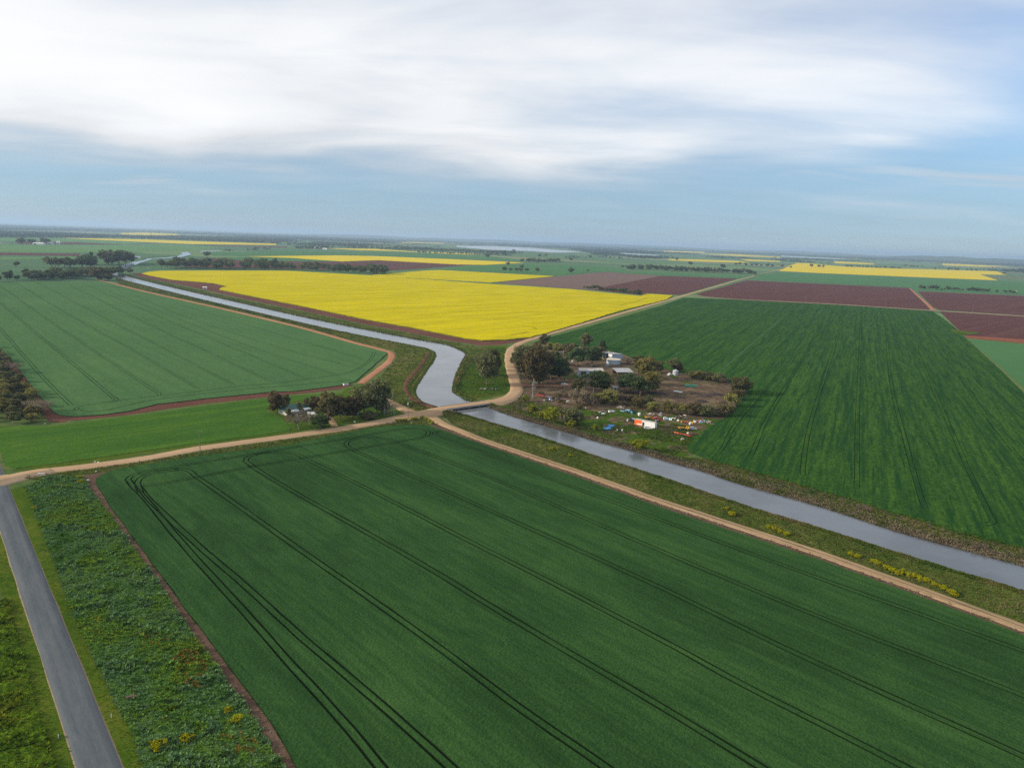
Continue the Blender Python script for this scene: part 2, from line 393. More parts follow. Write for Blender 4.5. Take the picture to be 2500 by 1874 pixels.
ground_mat('canola_far', [(0.42, 0.33, 0.01), (0.52, 0.41, 0.015), (0.60, 0.48, 0.03)], (0.005, 0.05, 0.3), (0.25, 0.2, 0.2), 0.3, 0.3, 0.8)
ground_mat('ploughed', [(0.060, 0.026, 0.024), (0.085, 0.038, 0.034), (0.115, 0.055, 0.045)], (0.006, 0.07, 0.8), (0.35, 0.25, 0.3), 0.8, 0.25, 1.2,
           rot=ROWY, stretch=7.0, streak=0.35, streak_scale=0.12, streak_col=(0.13, 0.07, 0.06))
ground_mat('ploughed_grey', [(0.11, 0.075, 0.065), (0.145, 0.10, 0.085), (0.185, 0.13, 0.11)], (0.006, 0.07, 0.8), (0.35, 0.25, 0.25), 0.7, 0.25, 1.2,
           rot=ROWY, stretch=7.0, streak=0.45, streak_scale=0.10, streak_col=(0.10, 0.06, 0.05))
ground_mat('red_soil', [(0.13, 0.045, 0.028), (0.20, 0.075, 0.045), (0.26, 0.11, 0.07)], (0.01, 0.08, 0.9), (0.4, 0.25, 0.25), 0.7, 0.2, 1.5)
ground_mat('break_soil', [(0.055, 0.036, 0.026), (0.10, 0.064, 0.045), (0.19, 0.13, 0.095)], (0.05, 0.35, 2.5), (0.35, 0.4, 0.5), 1.0, 0.15, 4.0, rot=ROWRD, stretch=2.5)
ground_mat('canal_soil', [(0.070, 0.030, 0.022), (0.11, 0.050, 0.036), (0.16, 0.085, 0.058)], (0.02, 0.12, 1.2), (0.4, 0.3, 0.3), 0.9, 0.2, 2.0)
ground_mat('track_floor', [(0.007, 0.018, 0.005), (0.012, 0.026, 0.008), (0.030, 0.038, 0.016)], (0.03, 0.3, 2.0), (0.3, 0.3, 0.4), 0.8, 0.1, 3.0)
ground_mat('gravel_road', [(0.27, 0.175, 0.10), (0.36, 0.245, 0.145), (0.46, 0.33, 0.21)], (0.025, 0.3, 2.2), (0.6, 0.5, 0.5), 0.5, 0.05, 3.0,
           rot=azim(G(190, 1138), G(822, 1045)), stretch=4.0, streak=0.35, streak_scale=1.1, streak_col=(0.26, 0.18, 0.12))
ground_mat('bank_track', [(0.24, 0.155, 0.085), (0.33, 0.225, 0.13), (0.43, 0.31, 0.20)], (0.03, 0.3, 2.2), (0.6, 0.5, 0.5), 0.6, 0.06, 3.0,
           rot=azim(G(1412, 1152), G(2007, 1352)), stretch=5.0, streak=0.7, streak_scale=1.3, streak_col=(0.17, 0.125, 0.07))
ground_mat('red_track', [(0.24, 0.10, 0.055), (0.32, 0.155, 0.09), (0.40, 0.24, 0.16)], (0.03, 0.3, 2.2), (0.4, 0.35, 0.25), 0.6, 0.06, 3.0)
ground_mat('asphalt', [(0.060, 0.074, 0.084), (0.084, 0.098, 0.108), (0.125, 0.134, 0.138)], (0.05, 0.4, 5.0), (0.7, 0.5, 0.6), 0.35, 0.02, 8.0,
           rot=ROWRD, stretch=6.0, streak=0.4, streak_scale=0.8, streak_col=(0.13, 0.135, 0.135), rough=0.8)
ground_mat('road_shoulder', [(0.14, 0.105, 0.065), (0.22, 0.165, 0.11), (0.31, 0.245, 0.175)], (0.1, 0.6, 4.0), (0.4, 0.4, 0.4), 0.8, 0.05, 4.0)
ground_mat('mown_verge', [(0.030, 0.064, 0.006), (0.056, 0.094, 0.009), (0.112, 0.118, 0.018)], (0.05, 0.4, 2.0), (0.9, 0.7, 0.9), 1.0, 0.2, 3.0)
ground_mat('rough_grass', [(0.034, 0.058, 0.010), (0.066, 0.090, 0.016), (0.14, 0.115, 0.04)], (0.03, 0.2, 1.2), (0.9, 0.6, 0.8), 1.0, 0.3, 2.0)
ground_mat('bank_grass', [(0.028, 0.056, 0.009), (0.064, 0.090, 0.017), (0.125, 0.120, 0.036)], (0.04, 0.2, 1.2), (1.1, 0.6, 0.8), 1.0, 0.4, 1.6)
ground_mat('green_sward', [(0.022, 0.062, 0.006), (0.046, 0.092, 0.009), (0.11, 0.115, 0.022)], (0.03, 0.15, 1.2), (0.8, 0.6, 0.7), 0.9, 0.25, 2.0)
ground_mat('reed_bank', [(0.058, 0.050, 0.024), (0.105, 0.088, 0.050), (0.18, 0.15, 0.095)], (0.08, 0.4, 2.0), (0.4, 0.4, 0.5), 1.0, 0.35, 3.0)
ground_mat('weed_bed', [(0.022, 0.058, 0.009), (0.044, 0.098, 0.016), (0.090, 0.150, 0.020)], (0.05, 0.3, 1.4), (0.9, 0.6, 0.8), 1.0, 0.4, 2.0)
ground_mat('grass_bed', [(0.034, 0.080, 0.007), (0.066, 0.130, 0.009), (0.11, 0.165, 0.012)], (0.05, 0.3, 1.4), (0.9, 0.6, 0.8), 1.0, 0.4, 2.0)
def yard_mat():
    mt, t, bs = newmat('farmyard_dirt')
    p = pos(t)
    soil = t.mix(t.ramp(t.noise(p, 0.25, 5.0, 0.65), 0.3, 0.7), (0.058, 0.042, 0.028), (0.140, 0.100, 0.065))
    soil = t.mix(t.math('MULTIPLY', t.ramp(t.noise(p, 0.06, 3.0, 0.6), 0.5, 0.68), 0.6), soil, (0.20, 0.145, 0.09))
    gr = t.mix(t.ramp(t.noise(p, 0.5, 4.0, 0.65), 0.35, 0.65), (0.020, 0.058, 0.006), (0.065, 0.095, 0.012))
    sx = t.node('ShaderNodeSeparateXYZ'); t.put(sx.inputs[0], p)
    k = t.math('ADD', t.noise(p, 0.05, 5.0, 0.65, 0.6), t.math('MULTIPLY', t.ramp(sx.outputs[1], 450.0, 385.0), 0.13))
    t.put(bs.inputs['Base Color'], t.mix(t.ramp(k, 0.55, 0.64), soil, gr))
    bump(t, bs, t.noise(p, 2.5, 4.0, 0.7), 0.9, 0.2)
yard_mat()
def water_mat(name, deep, rough):
    mt, t, bs = newmat(name)
    p = pos(t)
    t.put(bs.inputs['Base Color'], t.mix(t.ramp(t.noise(p, 0.03, 3.0), 0.35, 0.65), deep, tuple(c * 1.35 for c in deep)))
    bs.inputs['Roughness'].default_value = rough; bs.inputs['IOR'].default_value = 1.33; bs.inputs['Specular IOR Level'].default_value = 0.5
    bump(t, bs, t.math('ADD', t.noise(p, 0.9, 4.0, 0.6), t.math('MULTIPLY', t.noise(p, 0.12, 2.0, 0.5), 2.0)), 0.6, 0.10)
water_mat('canal_water', (0.085, 0.098, 0.112), 0.10)
water_mat('lake_water', (0.20, 0.23, 0.26), 0.25)

# ---------------------------------------------------------------- land
S = 90000.0
tag(link('ground', mesh('ground', [(-S, -2000, 0), (S, -2000, 0), (S, S, 0), (-S, S, 0)], [(0, 1, 2, 3)], 'open_country')),
    'flat open farmland reaching to the horizon', 'ground', None, 'structure')

# sealed road
rc0, rc1 = G(243, 1874), G(70.5, 1400); rdv = (rc1 - rc0).normalized()
RW = 6.6
road_line = [rc0 + rdv * s + Vector((0, 0, 0.10)) for s in np.arange(-60, 900, 12)]
ribbon('road_shoulder', [p - Vector((0, 0, 0.04)) for p in road_line], RW + 0.5, 'road_shoulder', 'thin tan gravel shoulder along the sealed road', 'shoulder', wob=0.35)
ribbon('sealed_road', road_line, RW, 'asphalt', 'grey sealed road running up the lower left corner', 'road', wob=0.10)
def road_off(off, z=0.0): return [p + Vector((rdv.y, -rdv.x, 0)) * off + Vector((0, 0, z - p.z)) for p in road_line]

# gravel road from the sealed road over the bridge and away to the right
ZB = 2.0
gl = [G(-8, 1166, .12), G(30, 1163, .12), G(95, 1150, .12), G(221, 1137, .12), G(380, 1114, .12), G(487, 1094, .14), G(700, 1065, .16), G(830, 1046, .3), G(930, 1028, .7), G(1010, 1011, 1.4), G(1060, 1000, ZB), G(1090, 993.5, ZB)]
gl2 = [G(1185, 981, ZB), G(1212, 977.5, 1.8), G(1240, 970.5, 1.3), G(1258, 957.5, .8), G(1261, 944, .6), G(1254, 920, .5), G(1247, 897, .4), G(1243.5, 875, .3), G(1246, 857, .25), G(1257, 845, .2), G(1300, 826.5, .2),
       G(1421, 792, .2), G(1548, 756, .2), G(1659, 724.5, .2), G(1738, 702, .2), G(1817, 679.5, .2), G(1900, 659, .2), G(1960, 645, .2)]
GR1 = smooth_line(gl, 5.0); GR2 = smooth_line(gl2, 6.0)
ribbon('gravel_road', GR1, 7.0, 'gravel_road', 'tan gravel road from the sealed road to the canal bridge', 'road', wob=0.5)
ribbon('gravel_road', GR2, 7.4, 'gravel_road', 'tan gravel road curving past the farm and off to the far right', 'road', wob=0.6)
ribbon('junction_apron', smooth_line([G(-70, 1190, .13), G(-25, 1185, .13), G(20, 1172, .135), G(75, 1158, .13), G(130, 1147, .125)], 4.0), 9.0, 'road_shoulder', 'pale gravel apron where the two roads meet', 'road', wob=0.6)
# canal-side tracks
ribbon('dirt_track', smooth_line([G(1040, 1007, 1.2), G(1058, 1018, .9), G(1078, 1031, .6), G(1112, 1046, .4), G(1200, 1080, .3), G(1412, 1151, .25), G(1600, 1217.5, .25), G(2007, 1352, .25), G(2500, 1531, .25), G(2900, 1690, .25)], 5.0),
       4.6, 'bank_track', 'pale dirt track beside the canal from the bridge to the lower right', 'track', wob=0.4)
ribbon('dirt_track', smooth_line([G(240, 683, .2), G(253, 686, .2), G(362, 713, .2), G(542, 753, .2), G(723, 796, .2), G(859, 834, .2), G(925, 851, .2), G(955, 862, .2), G(950, 882, .2), G(912, 912, .2), G(880, 936, .2)], 5.0),
       5.2, 'red_track', 'reddish dirt track round the corner of the western wheat field', 'track', wob=0.5)
ribbon('dirt_track', smooth_line([G(1018, 1008, 1.3), G(985, 995, .9), G(955, 980, .4), G(930, 966, .2), G(905, 950, .15)], 4.0), 5.0, 'bank_track', 'pale dirt track climbing from the house trees to the bridge', 'track', wob=0.5)
ribbon('dirt_track', smooth_line([G(1062, 992, 1.9), G(1030, 983, 1.7), G(1004, 967, 1.5), G(992, 950, 1.5), G(995, 930, 1.5), G(1015, 905, 1.5), G(1035, 880, 1.5), G(1045, 862, 1.4)], 4.0), 2.3, 'canal_soil', 'red earth track along the canal bank above the bridge', 'track', wob=0.5)
ribbon('dirt_track', smooth_line([G(2218, 703, .15), G(2245, 726, .15), G(2268, 747, .15), G(2280, 757, .15)], 15.0), 9.0, 'red_track', 'reddish track between two ploughed fields at right', 'track', wob=1.5)
ribbon('driveway', smooth_line([G(818, 1041, .14), G(812, 1030, .1), G(803, 1017, .1), G(800, 1008, .1)], 3.0), 3.4, 'bank_track', 'short twin-rutted driveway into the house garden', 'driveway', wob=0.4)
ribbon('driveway', smooth_line([G(1262, 938, .6), G(1285, 939, .3), G(1320, 940, .12), G(1370, 941, .1), G(1400, 936, .1)], 3.0), 5.0, 'red_track', 'dirt driveway leading into the farmyard', 'driveway', wob=0.7)

def rut_grass(pts, label):
    """broken grass ridge between two wheel ruts"""
    L = smooth_line(pts, 2.5); V = []; F = []
    for i, p in enumerate(L):
        a = L[max(i - 1, 0)]; b = L[min(i + 1, len(L) - 1)]; t = (b - a); t.z = 0; t.normalize(); nrm = Vector((t.y, -t.x, 0))
        wd = max(0.04, 0.38 + 0.5 * mnoise.noise((p.x * .08, p.y * .08, 3.0)) + .2 * mnoise.noise((p.x * .7, p.y * .7, 5.0)))
        V += [p - nrm * wd + Vector((0, 0, .03)), p + Vector((0, 0, .16)), p + nrm * wd + Vector((0, 0, .03))]
    for i in range(len(L) - 1):
        for k in range(2): F.append((3 * i + k, 3 * i + k + 1, 3 * i + k + 4, 3 * i + k + 3))
    tag(link('track_grass', mesh('track_grass', V, F, 'reed_bank', True)), label, 'grass', None, 'structure')
rut_grass([G(1130, 1053, .3), G(1200, 1080, .3), G(1412, 1151, .25), G(1600, 1217.5, .25), G(2007, 1352, .25), G(2500, 1531, .25), G(2900, 1690, .25)], 'dry grass ridge between the ruts of the lower canal track')
# ---------------------------------------------------------------- fields
def pairs(cl, sep=2.0):
    l = smooth_line([Vector((p.x, p.y, 0)) for p in cl], 6.0)
    return [offset_line(l, sep / 2), offset_line(l, -sep / 2)]
F1 = GL([(232.6, 1176.6), (236, 1166), (250, 1157), (278.5, 1146), (316.5, 1140), (487, 1112), (700, 1086), (817, 1061), (925, 1042), (993, 1036), (1047, 1038), (1088, 1052), (1115, 1062), (1200, 1092), (1412, 1165), (1600, 1233), (2007, 1368), (2500, 1549), (2950, 1725),
         (2950, 2150), (900, 2150), (727, 1874), (676, 1783), (579, 1650), (481, 1523), (395, 1405), (335, 1324), (272, 1238), (240, 1190)], 0.4)
tr1 = []
for pl in [[(317, 1176), (330, 1195), (358, 1222), (446, 1330), (600, 1499), (690, 1602), (817, 1742), (928, 1874), (1100, 2090)],
           [(340, 1190), (367, 1224), (480, 1330), (600, 1434), (735, 1557), (916, 1711), (1097, 1874), (1300, 2070)],
           [(471, 1159), (584, 1238), (711, 1329), (1007, 1537), (1278, 1738), (1475, 1874), (1750, 2080)],
           [(611, 1138), (713, 1200), (993, 1358), (1278, 1530), (1600, 1720), (1853, 1874), (2200, 2090)],
           [(742, 1120), (907, 1200), (1154, 1328), (1278, 1390), (1600, 1557), (1816, 1675), (2205, 1874), (2600, 2090)],
           [(865, 1102), (1088, 1200), (1200, 1250), (1600, 1431), (1952, 1602), (2500, 1851), (2900, 2040)],
           [(964, 1080), (1200, 1170), (1500, 1299), (1952, 1489), (2500, 1702), (2900, 1860)],
           [(1072, 1066), (1200, 1114), (1500, 1229), (1907, 1381), (2500, 1593), (2900, 1745)],
           [(420, 1145), (453, 1137), (652, 1105), (878, 1067), (975, 1050), (1014, 1048), (1040, 1053), (1046, 1060), (1030, 1070), (946, 1085), (765, 1116), (607, 1143), (435, 1176), (380, 1186), (345, 1187)],
           [(330, 1195), (313, 1172), (335, 1159), (381, 1148), (435, 1146.5), (462, 1151), (474, 1160)],
           [(345, 1205), (336, 1180), (352, 1164), (390, 1153), (437, 1149)],
           [(620, 1141), (600, 1127), (611, 1116), (643, 1108), (688, 1105.5), (724, 1110.5), (747, 1123)],
           [(869, 1102), (846, 1089), (851, 1077.5), (887, 1070), (932, 1071), (968, 1081)],
           [(1072, 1066), (1060, 1061), (1066, 1056), (1080, 1054)]]:
    tr1 += pairs(GL(pl), 2.0)
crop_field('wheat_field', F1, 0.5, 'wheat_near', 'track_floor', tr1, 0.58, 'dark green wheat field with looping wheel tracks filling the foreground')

F2 = GL([(-260, 705), (0, 690), (136, 686), (253, 687), (362, 716), (542, 757), (723, 800), (859, 838), (925, 855), (943, 859), (944, 864), (913, 891), (866, 931), (827, 941), (723, 954), (655, 957), (497, 973), (384, 986), (316, 1003), (249, 1012), (181, 1016), (145, 1013), (131, 1006), (90, 958), (45, 900), (13, 863), (-40, 800), (-260, 790)], 0.4)
tr2 = []
for pl in [[(-60, 745), (0, 803), (59, 871), (120, 938), (174, 991)], [(-60, 690), (0, 740), (90, 815), (181, 891), (280, 975)], [(0, 697), (104, 772), (226, 855), (384, 959)],
           [(41, 692), (181, 776), (316, 851), (484, 950)], [(90, 690), (271, 785), (407, 855), (572, 941)], [(158, 690), (362, 792), (497, 855), (660, 932)],
           [(203, 692), (452, 801), (588, 858), (746, 925)], [(253, 706), (542, 821), (818, 915)], [(330, 722), (452, 774), (678, 848), (836, 891)], [(430, 742), (588, 789), (886, 878)],
           [(913, 860), (910, 870), (895, 888), (850, 911), (746, 927), (660, 938), (572, 945), (484, 957), (384, 968), (300, 978), (240, 986), (200, 993), (186, 1000), (215, 1006), (271, 1001), (384, 976), (588, 953), (723, 941), (859, 929)],
           [(270, 985), (285, 977), (278, 972)], [(390, 966), (386, 960)]]:
    tr2 += pairs(GL(pl), 2.0)
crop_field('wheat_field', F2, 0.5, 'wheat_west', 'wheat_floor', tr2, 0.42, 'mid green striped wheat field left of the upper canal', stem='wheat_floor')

FR = GL([(1668, 726), (1800, 731.5), (1900, 737), (2022, 742.5), (2275, 759), (2300, 775), (2335, 803), (2354, 822), (2439, 900), (2500, 960), (2620, 1080), (2950, 1440), (2950, 1490), (2500, 1340), (2292, 1286), (2088, 1222), (1925, 1174), (1742, 1124), (1690, 1104), (1678, 1092),
         (1690, 1074), (1729, 1042), (1772, 1018), (1788, 990), (1826, 945), (1815, 934), (1761, 931), (1690, 915), (1625, 899), (1560, 880), (1528, 866), (1479, 852), (1400, 843), (1330, 838), (1304, 835), (1339, 824), (1485, 783), (1611, 747), (1650, 733)], 0.5)
trr = []
for pl in [[(1761, 1101), (1804, 1025), (1875, 944), (1960, 850)], [(1834, 1112), (1880, 1009), (1951, 890), (2016, 776)], [(1966, 1165), (1960, 1140), (1984, 1015), (2032, 863), (2065, 760)], [(2092, 1190), (2095, 971), (2103, 760)],
           [(2262, 1245), (2248, 1215), (2211, 1080), (2173, 917), (2163, 781)], [(2385, 1280), (2410, 1282), (2425, 1274), (2415, 1255), (2358, 1134), (2276, 944), (2217, 808)], [(2600, 1270), (2500, 1134), (2385, 982), (2287, 825)],
           [(1777, 750), (1897, 763), (2059, 790), (2222, 801), (2304, 806)], [(1700, 1098), (1800, 1125), (1925, 1160), (2092, 1207), (2262, 1259), (2400, 1296)]]:
    c = smooth_line([Vector((p.x, p.y, 0)) for p in GL(pl)], 12.0)
    trr += [offset_line(c, o) for o in (-1.1, 1.1)]
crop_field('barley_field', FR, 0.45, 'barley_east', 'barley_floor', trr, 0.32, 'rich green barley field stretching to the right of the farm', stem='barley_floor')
sheet('headland_strip', [p for p in offset_line(smooth_line(GL([(1913, 774), (1850, 828), (1800, 871), (1756, 908)]), 10), 1.6)] + [p for p in offset_line(smooth_line(GL([(1913, 774), (1850, 828), (1800, 871), (1756, 908)]), 10), -1.6)][::-1],
      0.5, 'strip_crop', 'pale narrow strip of thin crop across the barley field', 'crop strip', jitter=0.7, sub=6)

F3 = GL([(-330, 1065), (0, 1040), (127, 1038.5), (181, 1033), (271, 1020), (400, 1004), (600, 977), (650, 972), (720, 966), (800, 960), (828, 958), (838, 963), (800, 972), (735, 976), (700, 985), (660, 992), (649, 1000), (690, 1024), (712, 1042), (708, 1052), (487, 1081), (190, 1123), (40, 1143), (14, 1135), (0, 1104), (-20, 1080)], 0.2)
sheet('grass_paddock', F3, 0.22, 'paddock_grass', 'bright green grass paddock above the gravel road', 'field', jitter=0.8, sub=6, skirt=0.2)
sheet('bare_strip', GL([(100, 965), (131, 1015), (145, 1022), (181, 1026), (249, 1020), (316, 1012), (384, 1001), (497, 986), (655, 969), (827, 950), (866, 938), (827, 940), (655, 956), (497, 972), (384, 985), (249, 1011), (145, 1012), (128, 1004), (110, 978)]), 0.05, 'canal_soil',
      'reddish bare ditch strip between wheat field and paddock', 'bare soil', jitter=1.5, sub=5)
sheet('bare_strip', GL([(-20, 845), (13, 863), (45, 900), (90, 958), (131, 1006), (181, 1016), (160, 1030), (120, 1030), (70, 965), (25, 905), (-20, 880)]), 0.06, 'canal_soil', 'dark brown bare edge between the left wood and the wheat', 'bare soil', jitter=1.0, sub=5)
# firebreak, verges, weed beds
brk_l = GL([(204, 1160), (210, 1182), (222, 1204), (269, 1260), (316, 1329), (372, 1405), (433, 1500), (542, 1653), (622, 1762), (687, 1874), (860, 2150)])
brk_r = GL([(340, 1138), (278, 1146), (250, 1157), (234, 1170), (240, 1192), (272, 1240), (335, 1326), (395, 1407), (481, 1525), (579, 1652), (676, 1785), (727, 1876), (905, 2150)])
sheet('firebreak', brk_l + brk_r[::-1], 0.06, 'break_soil', 'brown bare firebreak strip along the wheat field edge', 'bare soil', jitter=0.7, sub=3)
sheet('road_verge', road_off(RW / 2 + 0.1)[:int(260 / 12)][::-1] + GL([(500, 2200), (352, 1874), (318, 1783), (243, 1631), (178, 1500), (132, 1366), (98, 1287), (80, 1225), (70, 1200), (110, 1170)][::1]), 0.045, 'mown_verge',
      'yellow-green mown grass verge on the right of the sealed road', 'verge', jitter=0.5, sub=4)
lv = road_off(-RW / 2 - 0.1); lv2 = road_off(-RW / 2 - 4.2)
sheet('road_verge', lv + lv2[::-1], 0.045, 'mown_verge', 'narrow grass verge on the left of the sealed road', 'verge', jitter=0.5, sub=8)
gv1 = smooth_line(GL([(60, 1163), (95, 1159), (222, 1144), (380, 1121), (487, 1102), (700, 1072), (817, 1056), (925, 1036), (1010, 1020), (1035, 1018)]), 8)
gv2 = smooth_line(GL([(60, 1170), (110, 1170), (222, 1157), (316, 1141), (487, 1113), (700, 1087), (817, 1062), (925, 1043), (993, 1037), (1050, 1040)]), 8)
sheet('road_verge', gv1 + gv2[::-1], 0.05, 'rough_grass', 'rough grass verge between gravel road and wheat field', 'verge', jitter=0.8, sub=4)
sheet('road_verge', smooth_line(GL([(30, 1150), (190, 1134), (487, 1087), (700, 1058), (822, 1036), (952, 1016), (1000, 1005)]), 8) + smooth_line(GL([(30, 1146), (190, 1123), (487, 1080), (705, 1051), (780, 1040), (930, 1015), (1000, 1003)]), 8)[::-1], 0.05, 'mown_verge',
      'yellow-green grass verge along the paddock side of the gravel road', 'verge', jitter=0.5, sub=4)
sheet('garden_ground', GL([(638, 990), (690, 1022), (712, 1052), (830, 1038), (952, 1016), (1010, 1004), (975, 985), (935, 960), (890, 938), (838, 950), (832, 962), (735, 976), (660, 985)]), 0.07, 'green_sward', 'shady grass of the house garden', 'garden', jitter=1.2, sub=4)
# bare track verge of the lower canal track
tv1 = smooth_line(GL([(1060, 1030), (1112, 1052), (1200, 1086), (1412, 1158), (1600, 1225), (2007, 1360), (2500, 1540), (2900, 1700)]), 8)
tv2 = smooth_line(GL([(1048, 1038), (1112, 1061), (1200, 1092), (1412, 1166), (1600, 1234), (2007, 1369), (2500, 1550), (2900, 1712)]), 8)
sheet('track_verge', tv1 + tv2[::-1], 0.06, 'break_soil', 'brown dry litter strip between canal track and wheat', 'verge', jitter=0.6, sub=4)

Y1 = GL([(345, 667.7), (362, 663.5), (389, 661), (545, 660.3), (700, 660.8), (910, 672.5), (992, 679), (1200, 693.5), (1390, 705.5), (1485, 715), (1564, 722.5), (1578, 717), (1643, 721), (1627, 731), (1516, 758), (1421, 787), (1326, 815), (1295, 823), (1232, 829), (1179, 830.5), (1138, 826), (1011, 800.5), (885, 778), (742, 748), (600, 720), (535, 707), (540, 702), (555, 699), (519, 691), (468, 686.7), (424, 683.5), (364, 672.5)], 0.9)
cl = smooth_line([Vector((p.x, p.y, 0)) for p in GL([(440, 687), (468, 686.7), (600, 684.7), (800, 682.2), (995, 679.8), (1040, 679)])], 40)
yt = [cl]
for pl in [[(1470, 764), (1455, 758), (1430, 757), (1400, 759)], [(1310, 806), (1300, 800), (1280, 797), (1260, 797)], [(1290, 812), (1265, 818), (1235, 823), (1200, 826)], [(1580, 728), (1560, 735), (1510, 748)]]:
    c = smooth_line([Vector((p.x, p.y, 0)) for p in GL(pl)], 10); yt += [offset_line(c, 1.0), offset_line(c, -1.0)]
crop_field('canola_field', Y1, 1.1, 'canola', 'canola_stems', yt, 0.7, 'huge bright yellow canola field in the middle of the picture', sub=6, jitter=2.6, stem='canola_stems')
sheet('bare_strip', GL([(322, 668), (345, 666), (364, 673), (424, 684.5), (468, 688), (519, 692.5), (553, 699), (533, 707), (600, 721.5), (742, 749.5), (885, 780), (1011, 802), (1138, 828), (1179, 832), (1232, 831), (1300, 824), (1290, 830), (1245, 838), (1215, 842), (1170, 843), (1110, 834), (1011, 814.5), (885, 790.5), (742, 759.5), (600, 731), (500, 708), (424, 692), (345, 677)]), 0.06, 'canal_soil',
      'dark reddish bare strip between canal and big canola field', 'bare soil', jitter=2.0, sub=8)
def far_field(poly, z, mat, label, name='canola_field'):
    return sheet(name, GL(poly, z), z, mat, label, 'field', skirt=z)
far_field([(910, 671), (1043, 660), (1075, 659), (1300, 671), (1355, 674), (1200, 689), (992, 677.5)], 1.0, 'canola', 'yellow canola field just behind the big canola field')
far_field([(606, 625.6), (821, 623.4), (916, 625), (1100, 632.5), (1282, 641), (1185, 646.5), (1122, 645.6), (926, 635), (837, 637.7), (726, 630)], 1.0, 'canola_far', 'long yellow canola wedge behind the dark tree belt')
far_field([(1901, 661), (1930, 648), (1945, 642), (1971, 642.4), (2028, 648), (2066, 650.6), (2211, 656), (2433, 662), (2458, 671), (2392, 669.6), (2436, 684), (2211, 675), (2021, 667)], 1.0, 'canola_far', 'notched yellow canola field on the far right')
for i, (pl, lb) in enumerate([
    ([(2037, 638), (2100, 641), (2135, 643.5), (2133, 645.8), (2060, 643.3), (2037, 641.8)], 'small yellow canola strip above the notched canola field'),
    ([(2300, 643.4), (2390, 647), (2471, 651), (2401, 651.3), (2303, 647.5)], 'faint yellow canola strip under the right-hand hill'),
    ([(1627, 632), (1700, 633.5), (1801, 637), (1833, 641.8), (1754, 639.4), (1643, 635.5)], 'thin yellow canola strip behind the long right tree belt'),
    ([(1807, 632), (1905, 637), (1905, 639.5), (1830, 637)], 'short yellow canola strip near the end of the gravel road'),
    ([(1618, 612), (1720, 615), (1720, 617.5), (1625, 615)], 'pale yellow canola sliver right of the lake'),
    ([(1700, 619), (1800, 621), (1905, 627), (1905, 629), (1800, 625)], 'pale yellow canola sliver in front of the distant water'),
    ([(158, 580.7), (350, 584.5), (520, 590.5), (674, 595), (674, 598), (475, 595.8), (348, 590.3), (221, 584.3)], 'long thin yellow canola strip on the far left'),
    ([(294, 569), (350, 568), (427, 571), (440, 574), (380, 574.3), (300, 572.7)], 'tiny yellow canola strip near the left horizon'),
    ([(802, 606), (916, 607.6), (1011, 614), (1182, 619.6), (1138, 620.8), (980, 613.6), (885, 610.6)], 'narrow yellow canola strip with a row of trees on it'),
    ([(980, 591), (1084, 593.2), (1084, 594.8), (985, 592.6)], 'faint yellow canola sliver left of the lake')]):
    far_field(pl, 1.0 + 0.03 * i, 'canola_far', lb)
def plough(poly, z, mat, label): return sheet('ploughed_field', GL(poly), z, mat, label, 'field')
plough([(440, 640), (503, 630), (600, 636), (730, 638.5), (853, 639), (926, 635.5), (1154, 647), (1043, 655), (948, 661), (700, 656), (450, 652)], 0.30, 'ploughed', 'dark ploughed field behind the tree belt')
plough([(1205, 690.5), (1355, 675.5), (1478, 664), (1614, 673.4), (1482, 699), (1452, 708.5), (1390, 704.8), (1232, 692.5)], 0.30, 'ploughed_grey', 'grey-brown ploughed field beside the big canola field')
plough([(1614, 673.4), (1801, 680), (1659, 720.5), (1640, 719.6), (1580, 715.7), (1564, 720), (1452, 708.5), (1482, 699)], 0.32, 'ploughed', 'dark ploughed field left of the far gravel road')
plough([(1822, 684.5), (2218, 703), (2262, 745), (2272, 756), (2021, 741), (1800, 730), (1715, 723), (1700, 718)], 0.30, 'ploughed', 'dark ploughed field right of the far gravel road')
plough([(2240, 711), (2500, 722.5), (2800, 737), (2800, 790), (2500, 770), (2294, 756.5), (2278, 750)], 0.30, 'ploughed', 'dark ploughed field at the right edge behind the power poles')
plough([(2294, 761), (2500, 773), (2800, 792), (2800, 858), (2500, 832), (2354, 818), (2338, 803)], 0.30, 'ploughed', 'dark red-brown ploughed field at the right edge below the poles')
plough([(2354, 819), (2500, 829), (2800, 856), (2800, 868), (2500, 838.5), (2360, 825)], 0.36, 'red_soil', 'narrow strip of red bare soil at the right edge')
plough([(0, 617), (196, 619.6), (190, 625), (0, 622.8), (-250, 628), (-250, 612)], 0.30, 'ploughed', 'thin dark ploughed strip on the far left')
plough([(41, 590), (190, 592), (304, 597.5), (126, 596.5), (41, 595)], 0.30, 'ploughed', 'thin dark ploughed strip by the far left farm')
plough([(475, 598), (700, 602), (700, 605), (560, 601.5)], 0.30, 'ploughed', 'far thin brown strip below the left canola strip')
sheet('pale_paddock', GL([(0, 628), (185, 627), (180, 632), (60, 633), (0, 634.5), (-250, 638), (-250, 630)]), 0.2, 'pale_crop', 'pale green paddock strip on the far left', 'field')
sheet('pale_paddock', GL([(-250, 588), (0, 581.5), (158, 582), (348, 592), (304, 597), (190, 591), (41, 589), (0, 588), (-250, 596)]), 0.2, 'pale_crop', 'pale green paddock below the far left canola', 'field')
sheet('pale_paddock', GL([(-250, 604), (0, 597), (126, 597.5), (304, 598.5), (420, 597), (540, 604), (470, 611), (420, 611), (200, 617), (0, 615), (-250, 612)]), 0.18, 'pale_crop', 'wide pale green crop on the far left behind the tall trees', 'field')
sheet('wheat_field', GL([(2362, 828), (2500, 841), (2800, 870), (2800, 1230), (2500, 948), (2445, 897)]), 0.30, 'young_wheat', 'blue-green wheat field at the right edge', 'field', skirt=.3)
